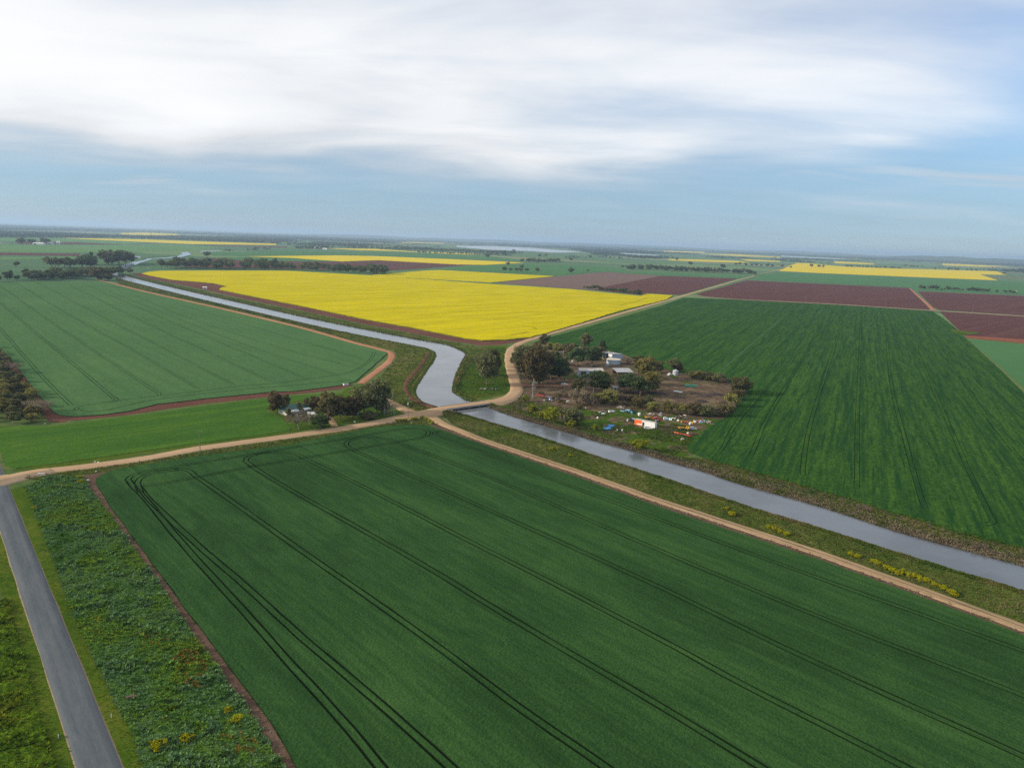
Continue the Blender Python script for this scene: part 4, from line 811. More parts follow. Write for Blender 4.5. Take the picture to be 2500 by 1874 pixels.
# --- named trees round the farm: key, base px, base py, top py, crown width px, label
FT = [
 ('gum0', 1188, 939, 852, 42, 'tall olive gum nearest the canal on the green point'), ('gum2', 1207, 922, 856, 30, 'second olive gum beside the road on the green point'), ('gum1', 1172, 917, 866, 30, 'smaller gum behind on the green point by the canal bend'),
 ('rust0', 1297, 946, 846, 58, 'large rusty-brown gum at the farm entrance beside the road'), ('rust1', 1322, 935, 850, 46, 'brown gum just right of the large rusty gum'), ('gum3', 1276, 912, 852, 40, 'gum left of the rusty gums, close to the road'),
 ('gum0', 1283, 890, 838, 42, 'olive tree at the back of the entrance clump'), ('dark0', 1345, 929, 866, 40, 'dark green tree left in the dense dark clump'), ('dark1', 1366, 928, 872, 40, 'dark green tree at the right end of the dense dark clump'), ('dark2', 1357, 915, 862, 38, 'dark green tree at the back of the dense dark clump'),
 ('gum1', 1332, 846, 816, 20, 'lone dark tree by the gravel road behind the farm'), ('pepper0', 1340, 852, 836, 26, 'orange-tinged bush behind the entrance clump'), ('pepper1', 1362, 862, 838, 24, 'yellow-green bush behind the scrap yard'),
 ('gum2', 1430, 851, 815, 28, 'tall olive tree on the back fence of the farm'), ('dark1', 1471, 858, 830, 15, 'narrow dark tree left of the open shed roof'),
 ('dark2', 1409, 894, 849, 42, 'dark spreading tree in the yard, left of the pair'), ('dark0', 1446, 891, 844, 32, 'dark spreading tree in the yard, right of the pair'),
 ('rust1', 1456, 868, 846, 30, 'brown bush behind the yard trees'),
 ('dark0', 1450, 958, 902, 52, 'big dark pepper tree in front of the long white shed'), ('pepper0', 1478, 955, 908, 36, 'olive pepper tree at the right corner of the long white shed'),
 ('pepper1', 1578, 925, 872, 50, 'tall olive pepper tree behind the grey roof'), ('dark1', 1540, 958, 914, 52, 'dark pepper tree left in the middle clump'), ('pepper0', 1580, 957, 907, 48, 'olive pepper tree in the middle clump'), ('dark2', 1562, 966, 920, 46, 'lower dark pepper tree in front of the middle clump'), ('gum0', 1606, 910, 880, 30, 'dark tree right of the tall olive pepper tree'),
 ('gum3', 1409, 972, 922, 30, 'olive tree left of the big dark pepper tree'), ('twiggy0', 1413, 988, 948, 36, 'bare brown bush in front of the farm trees'), ('pepper1', 1487, 988, 951, 40, 'round olive bush in the middle of the yard'), ('twiggy1', 1522, 984, 957, 34, 'bare grey bush right of the round olive bush'),
 ('gum1', 1555, 889, 868, 26, 'small olive tree right of the big round tank'), ('twiggy0', 1532, 888, 872, 22, 'bare bush beside the big round tank'), ('gum2', 1644, 906, 875, 30, 'dark tree behind the small steel tank'), ('rust0', 1660, 908, 888, 18, 'brown shrub right of the small steel tank'),
 ('shrub2', 1690, 921, 905, 24, 'first bush of the back hedge right of the tank'), ('shrub0', 1707, 925, 905, 26, 'second bush of the back hedge'), ('shrub2', 1722, 927, 906, 26, 'third bush of the back hedge'), ('shrub1', 1738, 930, 911, 26, 'fourth bush of the back hedge'), ('shrub2', 1754, 933, 910, 26, 'fifth bush of the back hedge'), ('twiggy1', 1768, 936, 920, 22, 'bare last bush of the back hedge'),
 ('gum0', 1803, 962, 916, 42, 'olive tree on the corner of the farm against the barley'), ('shrub0', 1815, 955, 930, 26, 'bush right of the corner tree'), ('shrub1', 1797, 976, 950, 34, 'brown bush below the corner tree'), ('shrub0', 1786, 992, 962, 36, 'olive bush on the barley edge'), ('twiggy0', 1770, 1003, 978, 40, 'bare bush on the barley edge'), ('shrub1', 1768, 1015, 985, 38, 'brown bush at the lower end of the barley edge'), ('twiggy1', 1745, 1014, 985, 38, 'bare bush behind the junk at the right'), ('shrub2', 1722, 1016, 988, 34, 'dull bush behind the coloured junk'), ('shrub1', 1700, 1014, 984, 34, 'rusty bush behind the coloured junk'),
 ('pepper0', 1628, 1008, 976, 30, 'round olive bush left of a pair behind the junk'), ('pepper1', 1664, 1012, 985, 26, 'round olive bush right of a pair behind the junk'), ('pepper1', 1593, 1003, 981, 28, 'low round bush behind the trailer body'), ('shrub1', 1560, 996, 968, 32, 'orange-brown bush in front of the middle clump'), ('shrub2', 1580, 990, 966, 26, 'dull bush in front of the middle clump'),
 ('willow0', 1299, 1009, 988, 24, 'small bright yellow-green willow near the pole'), ('willow1', 1322, 1026, 1002, 28, 'yellow-green willow left of the tallest willow'), ('willow0', 1346, 1033, 994, 36, 'tallest bright yellow-green willow on the canal bank'), ('shrub2', 1398, 1037, 996, 50, 'broad dark bush right of the tallest willow'), ('willow1', 1394, 1048, 1025, 17, 'slim yellow willow in front of the broad dark bush'), ('willow0', 1452, 1051, 1035, 14, 'tiny yellow willow sapling on the canal bank'), ('willow1', 1561, 1101, 1071, 30, 'round yellow-green willow standing alone at the water'), ('willow0', 1284, 981, 965, 17, 'small green willow by the road bend'),
 ('twiggy0', 2107, 1249, 1235, 28, 'dry brown bush on the far canal bank'), ('twiggy1', 2391, 1346, 1325, 34, 'dry brown bush at the right end of the far canal bank'),
 ('dark1', 1330, 922, 858, 44, 'dark tree in the middle of the dense dark clump'), ('gum2', 1308, 915, 848, 44, 'olive gum in the heart of the entrance clump'), ('dark2', 1377, 932, 880, 30, 'lower dark tree closing the dense dark clump'), ('gum0', 1262, 898, 858, 26, 'small gum right beside the road curve'),
 ('rust1', 1390, 868, 838, 34, 'brown tree among the scrap behind the yard'), ('gum1', 1424, 878, 846, 34, 'olive tree between the two yard trees'), ('twiggy1', 1440, 900, 884, 26, 'bare bush left of the long white shed'), ('gum3', 1520, 944, 914, 28, 'small olive tree beside the small hut'), ('pepper1', 1600, 940, 908, 30, 'olive tree at the right of the middle clump'), ('shrub0', 1500, 974, 955, 30, 'olive shrub in front of the small hut'), ('shrub2', 1460, 980, 960, 32, 'dull shrub below the big dark pepper tree'), ('twiggy0', 1440, 990, 966, 34, 'bare grey bush in front of the dull shrub'), ('shrub1', 1540, 985, 962, 30, 'brown shrub below the middle clump'), ('gum2', 1205, 905, 858, 26, 'slim gum at the back of the green point'),
 # homestead
 ('rust0', 678, 1009, 956, 34, 'tall dark tree at the left end of the house garden'), ('gum3', 695, 1000, 962, 24, 'tree just behind the tall dark garden tree'), ('cypress', 707, 1018, 994, 16, 'short cypress in front of the house'), ('cypress', 730, 1008, 980, 15, 'orange-green cypress beside the green roof'),
 ('sparse', 729, 1047, 1006, 50, 'sparse pale-trunked tree near the gravel road'), ('sparse', 755, 1040, 1010, 40, 'sparse bush-like tree in front of the small shed'), ('dark0', 782, 1045, 1012, 38, 'round dark green bush beside the driveway'),
 ('rust1', 764, 1003, 968, 32, 'brown tree behind the small shed'), ('rust0', 799, 1030, 961, 42, 'big brown gum left of the driveway'), ('rust1', 831, 1024, 966, 34, 'dark brown gum right of the driveway'), ('rust0', 858, 1018, 967, 38, 'reddish-brown gum in the middle of the garden'), ('gum1', 845, 1010, 972, 30, 'gum at the back of the garden'),
 ('gum0', 890, 1012, 938, 50, 'tall olive gum left of the bare poplars'), ('gum2', 921, 1014, 930, 56, 'tallest olive gum of the house garden'), ('gum3', 905, 990, 932, 46, 'olive gum behind the tallest garden gum'), ('shrub0', 938, 1006, 985, 26, 'olive bush beside the bare poplars'), ('shrub2', 900, 1024, 1003, 30, 'dark bush under the tall garden gums'),
]
for key, px, py, ty, wd, lb in FT:
    s = ppm(px, py); hh = max(1.2, (py - ty) * s * 1.04); base_w = {'willow': 9.5, 'shrub': 13, 'twiggy': 13, 'cypress': 3.6, 'pepper': 9, 'sparse': 11}.get(key.rstrip('0123'), 8.3)
    ws = (wd * s) / (base_w * hh / 10.0)
    nm = {'gum': 'gum_tree', 'rust': 'gum_tree', 'dark': 'broadleaf_tree', 'pepper': 'pepper_tree', 'willow': 'willow', 'shrub': 'shrub', 'twiggy': 'bare_bush', 'cypress': 'cypress', 'sparse': 'bare_tree'}[key.rstrip('0123')]
    if 'bush' in lb and nm not in ('bare_bush',): nm = 'bush'
    tree(key, px, py, hh * 1.05, ws * 1.2, nm, lb, 'bush' if 'bush' in lb or 'shrub' in lb else 'tree')
tree('dead', 1300, 972, 11.0, 1.2, 'dead_tree', 'white leafless dead tree beside the farm power pole', 'tree')
for i, (px, py) in enumerate([(938, 1014), (942, 1010), (947, 1013), (951, 1008), (955, 1012), (959, 1008), (962, 1013), (945, 1006), (966, 1009)]):
    tree('poplar', px, py, 10.5 + (i % 3), 1.0, 'bare_poplar', 'slender pale leafless poplar in the row at the end of the garden', 'tree', 'leafless poplars')
# brown scrub through the farmyard
SCR = [tuple(p[:2]) for p in GL([(1290, 950), (1400, 960), (1480, 975), (1600, 985), (1700, 990), (1765, 990), (1745, 1020), (1690, 1010), (1560, 1000), (1440, 1003), (1330, 985)])]
SC2 = [tuple(p[:2]) for p in GL([(1265, 860), (1330, 842), (1480, 858), (1530, 872), (1400, 880), (1300, 900)])]
rs_ = random.Random(21)
for poly_, cnt_, lb_, gp_ in ((SCR, 46, 'low brown scrub bush in the band between yard and junk', 'scrub in front of the yard'), (SC2, 16, 'low olive scrub bush along the back of the farm', 'scrub along the back of the farm')):
    xs_ = [p[0] for p in poly_]; ys_ = [p[1] for p in poly_]; k = 0
    while k < cnt_:
        x, y = rs_.uniform(min(xs_), max(xs_)), rs_.uniform(min(ys_), max(ys_))
        if not inpoly(np.array([[x, y]]), poly_)[0]: continue
        k += 1; key = rs_.choice(['twiggy0', 'twiggy1', 'shrub1', 'shrub0', 'twiggy0']); hh = rs_.uniform(1.2, 3.4)
        o = empty('scrub_bush', (x, y, .06), rs_.uniform(0, 6.28), lb_, 'bush', gp_); o.scale = (hh / 10 * rs_.uniform(.9, 1.3),) * 2 + (hh / 10,)
        link('trunk', PROTO[key][0], o); link('crown', PROTO[key][1], o)
# wood at the left edge
WOODP = GL([(-28, 846), (8, 872), (40, 915), (78, 968), (108, 1008), (100, 1030), (-28, 1042)])
wp = [tuple(p[:2]) for p in WOODP]; k = 0; cands = []
xs = [p[0] for p in wp]; ys = [p[1] for p in wp]; rw = random.Random(3)
while len(cands) < 96:
    x, y = rw.uniform(min(xs), max(xs)), rw.uniform(min(ys), max(ys))
    if inpoly(np.array([[x, y]]), wp)[0] and all((x - a) ** 2 + (y - b) ** 2 > 8 for a, b in cands): cands.append((x, y))
for i, (x, y) in enumerate(cands):
    key = rw.choice(['gum0', 'gum1', 'shrub2', 'gum2', 'pepper0', 'shrub0', 'shrub2', 'sparse', 'gum3', 'pepper1']); hh = rw.uniform(5.0, 8.5)
    if key.startswith('shrub'): hh *= .6
    o = empty('wood_tree', (x, y, .06), rw.uniform(0, 6.28), 'dull olive tree in the dense wood at the left edge', 'tree', 'trees of the left wood'); o.scale = (hh / 10 * 1.25,) * 2 + (hh / 10,)
    link('trunk', PROTO[key][0], o); link('crown', PROTO[key][1], o)
# middle-distance belts: polyline, count, depth spread, height range, label, group
def belt(line, n, spread, hr, label, group, seed, keys=('far0', 'far1', 'far2', 'far3'), name='gum_tree'):
    rb = random.Random(seed); L = GL(line); ln = [0.0]
    for a, b in zip(L[:-1], L[1:]): ln.append(ln[-1] + (b - a).length)
    for i in range(n):
        s = (i + rb.uniform(-.45, .45) + .5) / n * ln[-1]; s = min(max(s, 0), ln[-1])
        j = max(q for q in range(len(L) - 1) if ln[q] <= s); p = L[j].lerp(L[j + 1], (s - ln[j]) / max(ln[j + 1] - ln[j], 1e-6))
        p = p + Vector((rb.gauss(0, 1), 0, 0)) + Vector((0, 1, 0)) * rb.uniform(0, spread)
        hh = rb.uniform(*hr) * 1.2; key = rb.choice(keys)
        o = empty(name, (p.x, p.y, .06), rb.uniform(0, 6.28), label, 'tree', group); sc_ = hh / 10
        o.scale = (sc_ * rb.uniform(1.0, 1.5),) * 2 + (sc_,)
        link('trunk', PROTO[key][0], o); link('crown', PROTO[key][1], o)
DK = ('far0', 'far2', 'far1')
belt([(-40, 688), (60, 686), (130, 684), (172, 682)], 72, 230, (9, 16), 'tree in the dark wood behind the left wheat field', 'trees of the dark wood', 1, DK, 'wood_tree')
belt([(160, 674), (212, 669)], 16, 80, (8, 12), 'tree in the low thicket right of the dark wood', 'trees of the low thicket', 2, DK)
belt([(96, 654), (150, 656), (192, 654)], 12, 90, (16, 24), 'spreading gum in the open row beyond the dark wood', 'gums in the open row', 3)
belt([(195, 646), (240, 648), (292, 643)], 15, 90, (22, 34), 'tall spreading gum in the clump left of the canal bend', 'tall gums left of the bend', 4)
belt([(222, 685), (249, 687)], 7, 25, (9, 22), 'dark red-brown gum standing right at the canal bend', 'gums at the canal bend', 5, ('rust0', 'rust1', 'far0'))
belt([(386, 655), (450, 657), (560, 658), (640, 658.5)], 44, 140, (15, 24), 'tall gum in the left half of the long belt behind the canola', 'gums in the left half of the belt', 6)
belt([(640, 658.5), (700, 659.5), (800, 664), (940, 671)], 38, 110, (12, 21), 'tree in the right half of the long belt behind the canola', 'trees in the right half of the belt', 7, name='shelterbelt_tree')
belt([(900, 669), (945, 671)], 6, 40, (18, 25), 'taller tree at the right end of the belt behind the canola', 'tall trees ending the belt', 71, DK)
belt([(1531, 658), (1600, 661), (1700, 665), (1800, 669), (1856, 672)], 96, 200, (11, 18), 'tree in the dense long belt left of the far gravel road', 'trees of the dense right belt', 8, DK, 'shelterbelt_tree')
belt([(1424, 705), (1480, 711), (1510, 714), (1572, 721)], 24, 12, (5.5, 10), 'small tree in the row along the canola edge', 'row of small trees on the canola edge', 9, name='roadside_tree')
belt([(2068, 652), (2140, 655), (2209, 657)], 26, 150, (10, 16), 'tree in the dark belt behind the notched canola field', 'trees behind the notched canola', 10, DK)
belt([(2252, 707), (2300, 708)], 6, 25, (9, 13), 'tree in the short group right of the twin ploughed fields', 'short group at right', 11)
belt([(2300, 709), (2400, 713), (2500, 719), (2560, 722)], 34, 55, (5, 11), 'tree in the low hedge row at the right edge', 'low hedge row at right', 12, name='hedge_tree')
belt([(1816, 650), (1880, 652), (1938, 655)], 16, 200, (11, 18), 'tree in the clumps at the far end of the gravel road', 'clumps at the end of the road', 13, DK)
belt([(2330, 661), (2390, 663)], 9, 250, (12, 20), 'tree in the clump beyond the right tip of the canola', 'clump beyond the right canola', 14, DK)
belt([(1014, 617.5), (1100, 620.5), (1180, 623)], 24, 60, (8, 14), 'tree in the spaced row along the narrow canola strip', 'row along the narrow canola strip', 15)
belt([(25, 597), (78, 596)], 8, 150, (18, 28), 'tree by the far left farm sheds', 'trees by the far left sheds', 16, DK)
for i, (px, py, hp, lb) in enumerate([(506, 630, 18, 'lone round tree right of the far canal reach'), (1190, 631, 13, 'lone tree left of the paddock with scattered trees'), (1239, 648, 10, 'small tree above the row of paddock trees'), (1233, 663, 14, 'first paddock tree of the row above the canola'), (1247, 663, 10, 'second paddock tree of the row above the canola'), (1260, 664, 11, 'third paddock tree of the row above the canola'), (1273, 655, 11, 'paddock tree set back from the row'), (1272, 665, 14, 'fourth paddock tree of the row above the canola'), (1286, 665, 12, 'fifth paddock tree of the row above the canola'), (1311, 666, 14, 'last paddock tree of the row above the canola'),
    (1395, 667, 15, 'round lone paddock tree in the green field'), (1434, 664, 8, 'low lone tree near the grey ploughed field'), (1290, 642, 13, 'larger tree at the tip of the canola wedge'), (1302, 641, 11, 'tree right of the larger tree at the wedge tip'), (1274, 640, 10, 'tree left of the larger tree at the wedge tip'), (1352, 639, 9, 'left tree of the dark pair in the far paddock'), (1363, 639, 9, 'right tree of the dark pair in the far paddock'), (1394, 638, 10, 'lone far paddock tree right of the dark pair'), (1440, 630, 8, 'small lone tree below the lake'), (1982, 653, 10, 'left tree standing in the notched canola field'), (1999, 654, 9, 'middle tree standing in the notched canola field'), (2010, 654, 8, 'right tree standing in the notched canola field'), (1652, 636, 8, 'lone tree on the thin canola strip'), (2450, 671, 8, 'tree at the right tip of the notched canola field'), (1255, 616, 8, 'tree on the lake shore'), (1333, 628, 9, 'dark tree clump below the lake'), (1316, 627, 8, 'dark tree left of the clump below the lake'), (38, 652, 16, 'lone gum standing behind the dark wood at left'), (1685, 649, 12, 'taller tree above the dense long belt'), (1765, 657, 13, 'tall tree near the right end of the dense belt')]):
    tree('far%d' % (i % 4), px, py, hp * ppm(px, py), 1.2, 'paddock_tree', lb, 'tree')

# --- far woodland to the horizon: nobody could count it
far_polys = []
for o in COL.objects:
    if o.type == 'MESH' and o.get('kind') == 'structure' and o.name.split('.')[0] in ('canola_field', 'ploughed_field', 'wheat_field', 'pale_paddock', 'lake', 'barley_field', 'grass_paddock', 'canal_water'):
        co = np.array([v.co[:2] for v in o.data.vertices]); far_polys.append((co.min(0), co.max(0)))
def far_wood():
    r = np.random.default_rng(11); pts = []
    N = 260000
    t_ = r.uniform(0, 1, N); Yd = 2300 * (20000 / 2300) ** t_; X = Yd * r.uniform(-0.85, 0.85, N)
    for x, y in zip(X, Yd):
        a = mnoise.noise((x / 700, y / 1500, 1.0)); b = mnoise.noise((x / 260, y / 420, 5.0)); c = mnoise.noise((x / 2600, y / 4000, 9.0))
        dens = 0.25 + 0.9 * a + 0.55 * b + 0.7 * c + (y - 6000) / 16000 + (0.35 if x < -0.35 * y else 0.0)
        if dens > (0.42 if y < 4500 else 0.30) + r.uniform(-.08, .22): pts.append((x, y))
    P_ = np.array(pts); keep = np.ones(len(P_), bool)
    for lo, hi in far_polys:
        for k in (1.0, 1.06, 1.12):
            q = P_ * k; keep &= ~((q[:, 0] > lo[0] - 5) & (q[:, 0] < hi[0] + 5) & (q[:, 1] > lo[1] - 5) & (q[:, 1] < hi[1] + 5))
    P_ = P_[keep]
    if len(P_) > 46000: P_ = P_[r.permutation(len(P_))[:46000]]
    n = len(P_); per = 7
    hh = r.uniform(8, 15, n) * (1 + P_[:, 1] / 30000)
    C = np.zeros((n, per, 3)); v = r.normal(size=(n, per, 3)); v /= np.linalg.norm(v, axis=2)[:, :, None]
    C[:, :, 0] = P_[:, None, 0] + v[:, :, 0] * hh[:, None] * .42; C[:, :, 1] = P_[:, None, 1] + v[:, :, 1] * hh[:, None] * .42
    C[:, :, 2] = hh[:, None] * .55 + v[:, :, 2] * hh[:, None] * .35
    V, F = leaf_quads(C.reshape(-1, 3), 1.0, r=r)
    V = V.reshape(n, per, 4, 3); cc = C[:, :, None, :]; V = cc + (V - cc) * (hh[:, None, None, None] * .42); V[..., 2] = np.maximum(V[..., 2], 0.1)
    o = link('far_woodland', np_mesh('far_woodland', V.reshape(-1, 3), F, 'leaf_far')); tag(o, 'distant scattered woodland fading toward the horizon', 'woodland', None, 'stuff')
    print('far wood', n)
far_wood()

# --- low growth: weeds, bank grass, reeds
def tufts(name, P3, mat, label, cat, leaves=4, size=(0.3, 0.6), up=0.7, r=rng):
    n = len(P3); sz = r.uniform(size[0], size[1], (n, 1, 1)) * r.uniform(.7, 1.2, (n, leaves, 1))
    a = r.uniform(0, 2 * np.pi, (n, leaves)); el = np.clip(r.normal(up, 0.3, (n, leaves)), 0.1, 1.5)
    dr = np.stack([np.cos(a) * np.cos(el), np.sin(a) * np.cos(el), np.sin(el)], -1) * sz
    sd = np.stack([-np.sin(a), np.cos(a), np.zeros_like(a)], -1) * sz * 0.33
    b = np.repeat(np.asarray(P3)[:, None, :], leaves, 1)
    V = np.stack([b - sd * .5, b + dr * .55 - sd, b + dr, b + dr * .55 + sd], 2).reshape(-1, 3)
    o = link(name, np_mesh(name, V, np.arange(len(V)).reshape(-1, 4), mat)); return tag(o, label, cat, None, 'stuff')
def tuft_mat(name, stops, s1=0.12, s2=0.9):
    mt, t, bs = newmat(name); p = pos(t)
    v = t.math('ADD', t.math('MULTIPLY', t.noise(p, s1, 4.0, 0.6, 0.6), 0.75), t.math('MULTIPLY', t.noise(p, s2, 3.0, 0.6), 0.35))
    cr = t.node('ShaderNodeValToRGB'); els = cr.color_ramp.elements
    els[0].position = stops[0][0]; els[0].color = (*stops[0][1], 1); els[1].position = stops[-1][0]; els[1].color = (*stops[-1][1], 1)
    for ps, c in stops[1:-1]:
        e = els.new(ps); e.color = (*c, 1)
    t.put(cr.inputs[0], v); t.put(bs.inputs['Base Color'], cr.outputs[0]); bs.inputs['Roughness'].default_value = 0.7
    tr = t.node('ShaderNodeBsdfTranslucent'); t.put(tr.inputs[0], cr.outputs[0]); ms = t.node('ShaderNodeMixShader'); ms.inputs[0].default_value = .2
    t.l.new(bs.outputs[0], ms.inputs[1]); t.l.new(tr.outputs[0], ms.inputs[2]); t.l.new(ms.outputs[0], t.n['Material Output'].inputs[0])
tuft_mat('weed_leaf', [(0.30, (0.030, 0.084, 0.010)), (0.42, (0.056, 0.135, 0.018)), (0.52, (0.115, 0.205, 0.085)), (0.60, (0.105, 0.20, 0.020)), (0.68, (0.15, 0.20, 0.020)), (0.73, (0.22, 0.15, 0.02)), (0.79, (0.28, 0.10, 0.016))], 0.04, 0.35)
tuft_mat('grass_leaf', [(0.34, (0.045, 0.095, 0.008)), (0.48, (0.085, 0.155, 0.010)), (0.60, (0.11, 0.155, 0.010)), (0.72, (0.15, 0.16, 0.016))], 0.06, 0.5)
tuft_mat('bank_leaf', [(0.34, (0.036, 0.072, 0.009)), (0.48, (0.072, 0.105, 0.016)), (0.58, (0.115, 0.12, 0.032)), (0.70, (0.18, 0.145, 0.075))], 0.05, 0.4)
tuft_mat('reed_leaf', [(0.34, (0.070, 0.056, 0.034)), (0.48, (0.14, 0.112, 0.072)), (0.58, (0.22, 0.18, 0.12)), (0.66, (0.09, 0.11, 0.03))], 0.05, 0.5)
tuft_mat('yard_leaf', [(0.34, (0.020, 0.058, 0.006)), (0.5, (0.040, 0.085, 0.009)), (0.62, (0.085, 0.11, 0.014)), (0.74, (0.16, 0.12, 0.05))], 0.05, 0.5)
def in_area(poly, dens, r, near_boost=0.0):
    pl = [tuple(p[:2]) for p in poly]; a = np.array(pl); lo, hi = a.min(0), a.max(0); n = int((hi[0] - lo[0]) * (hi[1] - lo[1]) * dens)
    q = r.uniform(lo, hi, (n, 2)); return q[inpoly(q, pl)]
def weed_bed(name, poly, label, step=0.5, amp=1.0, seed=0.0):
    """a lumpy bed of tall weeds as displaced ground"""
    pl = [tuple(p[:2]) for p in poly]; a = np.array(pl); lo, hi = a.min(0), a.max(0)
    nx, ny = int((hi[0] - lo[0]) / step) + 2, int((hi[1] - lo[1]) / step) + 2
    gx, gy = np.meshgrid(lo[0] + np.arange(nx) * step, lo[1] + np.arange(ny) * step, indexing='ij')
    idx = np.arange(nx * ny).reshape(nx, ny); cen = np.stack([gx[:-1, :-1] + step / 2, gy[:-1, :-1] + step / 2], -1).reshape(-1, 2)
    F = np.stack([idx[:-1, :-1], idx[1:, :-1], idx[1:, 1:], idx[:-1, 1:]], -1).reshape(-1, 4)[inpoly(cen, pl)]
    used = np.unique(F); rm = np.full(nx * ny, -1); rm[used] = np.arange(len(used)); F = rm[F]
    V = np.stack([gx.ravel()[used], gy.ravel()[used], np.zeros(len(used))], 1)
    for k in range(len(V)):
        x, y = V[k, 0], V[k, 1]; V[k, 2] = max(0.05, 0.40 + amp * (mnoise.noise((x * .22, y * .5, seed)) * .8 + .6 * mnoise.noise((x * .6, y * 1.1, seed + 8)) + .5 * mnoise.noise((x * 1.3, y * 1.6, seed + 3))))
    o = link(name, np_mesh(name, V, F, 'weed_bed' if seed < 1.5 else 'grass_bed', True)); tag(o, label, 'weeds', None, 'stuff')
    return V
W1 = GL([(80, 1225), (98, 1287), (132, 1366), (178, 1500), (243, 1631), (318, 1783), (352, 1874), (455, 2080), (800, 2080), (687, 1874), (622, 1762), (542, 1653), (433, 1500), (372, 1405), (316, 1329), (269, 1260), (222, 1204), (208, 1176), (202, 1164), (120, 1166), (60, 1188)])
W2 = road_off(-RW / 2 - 3.6)[4:14] + [p + Vector((-70, 0, 0)) for p in road_off(-RW / 2 - 3.6)[4:14]][::-1]
W2 = [Vector((p.x, p.y, 0)) for p in road_off(-RW / 2 - 3.4)[2:13]] + [Vector((p.x, p.y, 0)) for p in road_off(-RW / 2 - 34)[2:13]][::-1]
for nm, pl, lb, sd in (('weed_bed', W1, 'tall mixed green weeds between sealed road and firebreak', 1.0), ('weed_bed', W2, 'tall green weeds left of the sealed road', 2.0)):
    Vw = weed_bed(nm, pl, lb, seed=sd)
    r = np.random.default_rng(int(sd)); pick = r.integers(0, len(Vw), int(len(Vw) * (2.6 if sd == 1 else 2.2)))
    Pw = Vw[pick] + np.concatenate([r.uniform(-.3, .3, (len(pick), 2)), np.full((len(pick), 1), -0.08)], 1)
    big = np.array([mnoise.noise((q[0] * .12, q[1] * .2, sd + 9)) > .16 for q in Pw]) & (r.uniform(0, 1, len(Pw)) < .25)
    tufts('tall_weeds', Pw[big], 'weed_leaf' if sd == 1 else 'grass_leaf', 'taller darker weed clumps ' + ('right' if sd == 1 else 'left') + ' of the sealed road', 'weeds', 5, (0.55, 1.05), .9, r)
    tufts('weeds', Pw, 'weed_leaf' if sd == 1 else 'grass_leaf', 'leafy weed tops ' + ('right' if sd == 1 else 'left') + ' of the sealed road', 'weeds', 4, (0.22, 0.50), .65, r)
def grid_tufts(A, j0, j1, n, name, mat, label, cat, size, up, leaves, r, i0=0, i1=None):
    i1 = i1 or A.shape[0] - 1
    i = r.integers(i0, i1, n); j = r.integers(j0, j1, n); u = r.uniform(0, 1, (n, 1)); v_ = r.uniform(0, 1, (n, 1))
    Pq = A[i, j] * (1 - u) * (1 - v_) + A[i + 1, j] * u * (1 - v_) + A[i, j + 1] * (1 - u) * v_ + A[i + 1, j + 1] * u * v_
    return tufts(name, Pq, mat, label, cat, leaves, size, up, r)
r5 = np.random.default_rng(5)
grid_tufts(A_NB, 4, A_NB.shape[1] - 1, 40000, 'bank_growth', 'bank_leaf', 'dry and green grass tufts on the near canal bank', 'grass', (0.2, 0.5), .8, 4, r5)
grid_tufts(A_FB, 2, 13, 24000, 'reeds', 'reed_leaf', 'brown reeds lining the far side of the lower canal', 'reeds', (0.3, 0.75), 1.0, 4, r5)
grid_tufts(A_FB, 8, A_FB.shape[1] - 1, 15000, 'bank_growth', 'yard_leaf', 'green grass fringe between reeds and barley', 'grass', (0.35, 0.8), .8, 4, r5)
grid_tufts(A_NA, 8, A_NA.shape[1] - 1, 9000, 'bank_growth', 'bank_leaf', 'grass tufts on the near bank of the upper canal', 'grass', (0.5, 1.3), .7, 4, r5)
grid_tufts(A_FA, 2, A_FA.shape[1] - 1, 7000, 'bank_growth', 'bank_leaf', 'grass tufts on the far bank of the upper canal', 'grass', (0.5, 1.3), .7, 4, r5)
Qy = in_area(GL([(1220, 1003), (1262, 968), (1300, 985), (1420, 1000), (1500, 1012), (1580, 1030), (1690, 1040), (1692, 1070), (1680, 1092), (1640, 1115), (1545, 1090), (1466, 1070), (1371, 1043), (1287, 1021)]), 1.4, r5)
Qy = np.array([q for q in Qy if mnoise.noise((q[0] * .06, q[1] * .06, 2.2)) + .5 * mnoise.noise((q[0] * .2, q[1] * .2, 7)) > -0.12])
tufts('yard_weeds', np.concatenate([Qy, np.full((len(Qy), 1), .06)], 1), 'yard_leaf', 'green weeds growing between the junk and the canal', 'weeds', 4, (0.35, 0.8), .7, r5)
Qg = in_area(GL([(1112, 950), (1130, 888), (1145, 866), (1232, 846), (1232, 875), (1237, 905), (1246, 935), (1235, 960), (1190, 970), (1148, 974), (1120, 962)]), 0.9, r5)
tufts('sward_tufts', np.concatenate([Qg, np.full((len(Qg), 1), .06)], 1), 'yard_leaf', 'grass tufts on the green point by the canal bend', 'grass', 4, (0.3, 0.7), .6, r5)
Qv = in_area(gv1 + gv2[::-1], 1.6, r5)
tufts('verge_tufts', np.concatenate([Qv, np.full((len(Qv), 1), .03)], 1), 'bank_leaf', 'grass tufts along the wheat side of the gravel road', 'grass', 4, (0.3, 0.7), .7, r5)
Qt = in_area(tv1 + tv2[::-1], 0.9, r5)
tufts('litter_tufts', np.concatenate([Qt, np.full((len(Qt), 1), .04)], 1), 'reed_leaf', 'dry tufts in the strip beside the canal track', 'grass', 4, (0.25, 0.6), .6, r5)
Qf = in_area(brk_l + brk_r[::-1], 1.0, r5)
tufts('litter_tufts', np.concatenate([Qf, np.full((len(Qf), 1), .05)], 1), 'reed_leaf', 'dry stubble tufts in the firebreak', 'grass', 3, (0.15, 0.4), .4, r5)
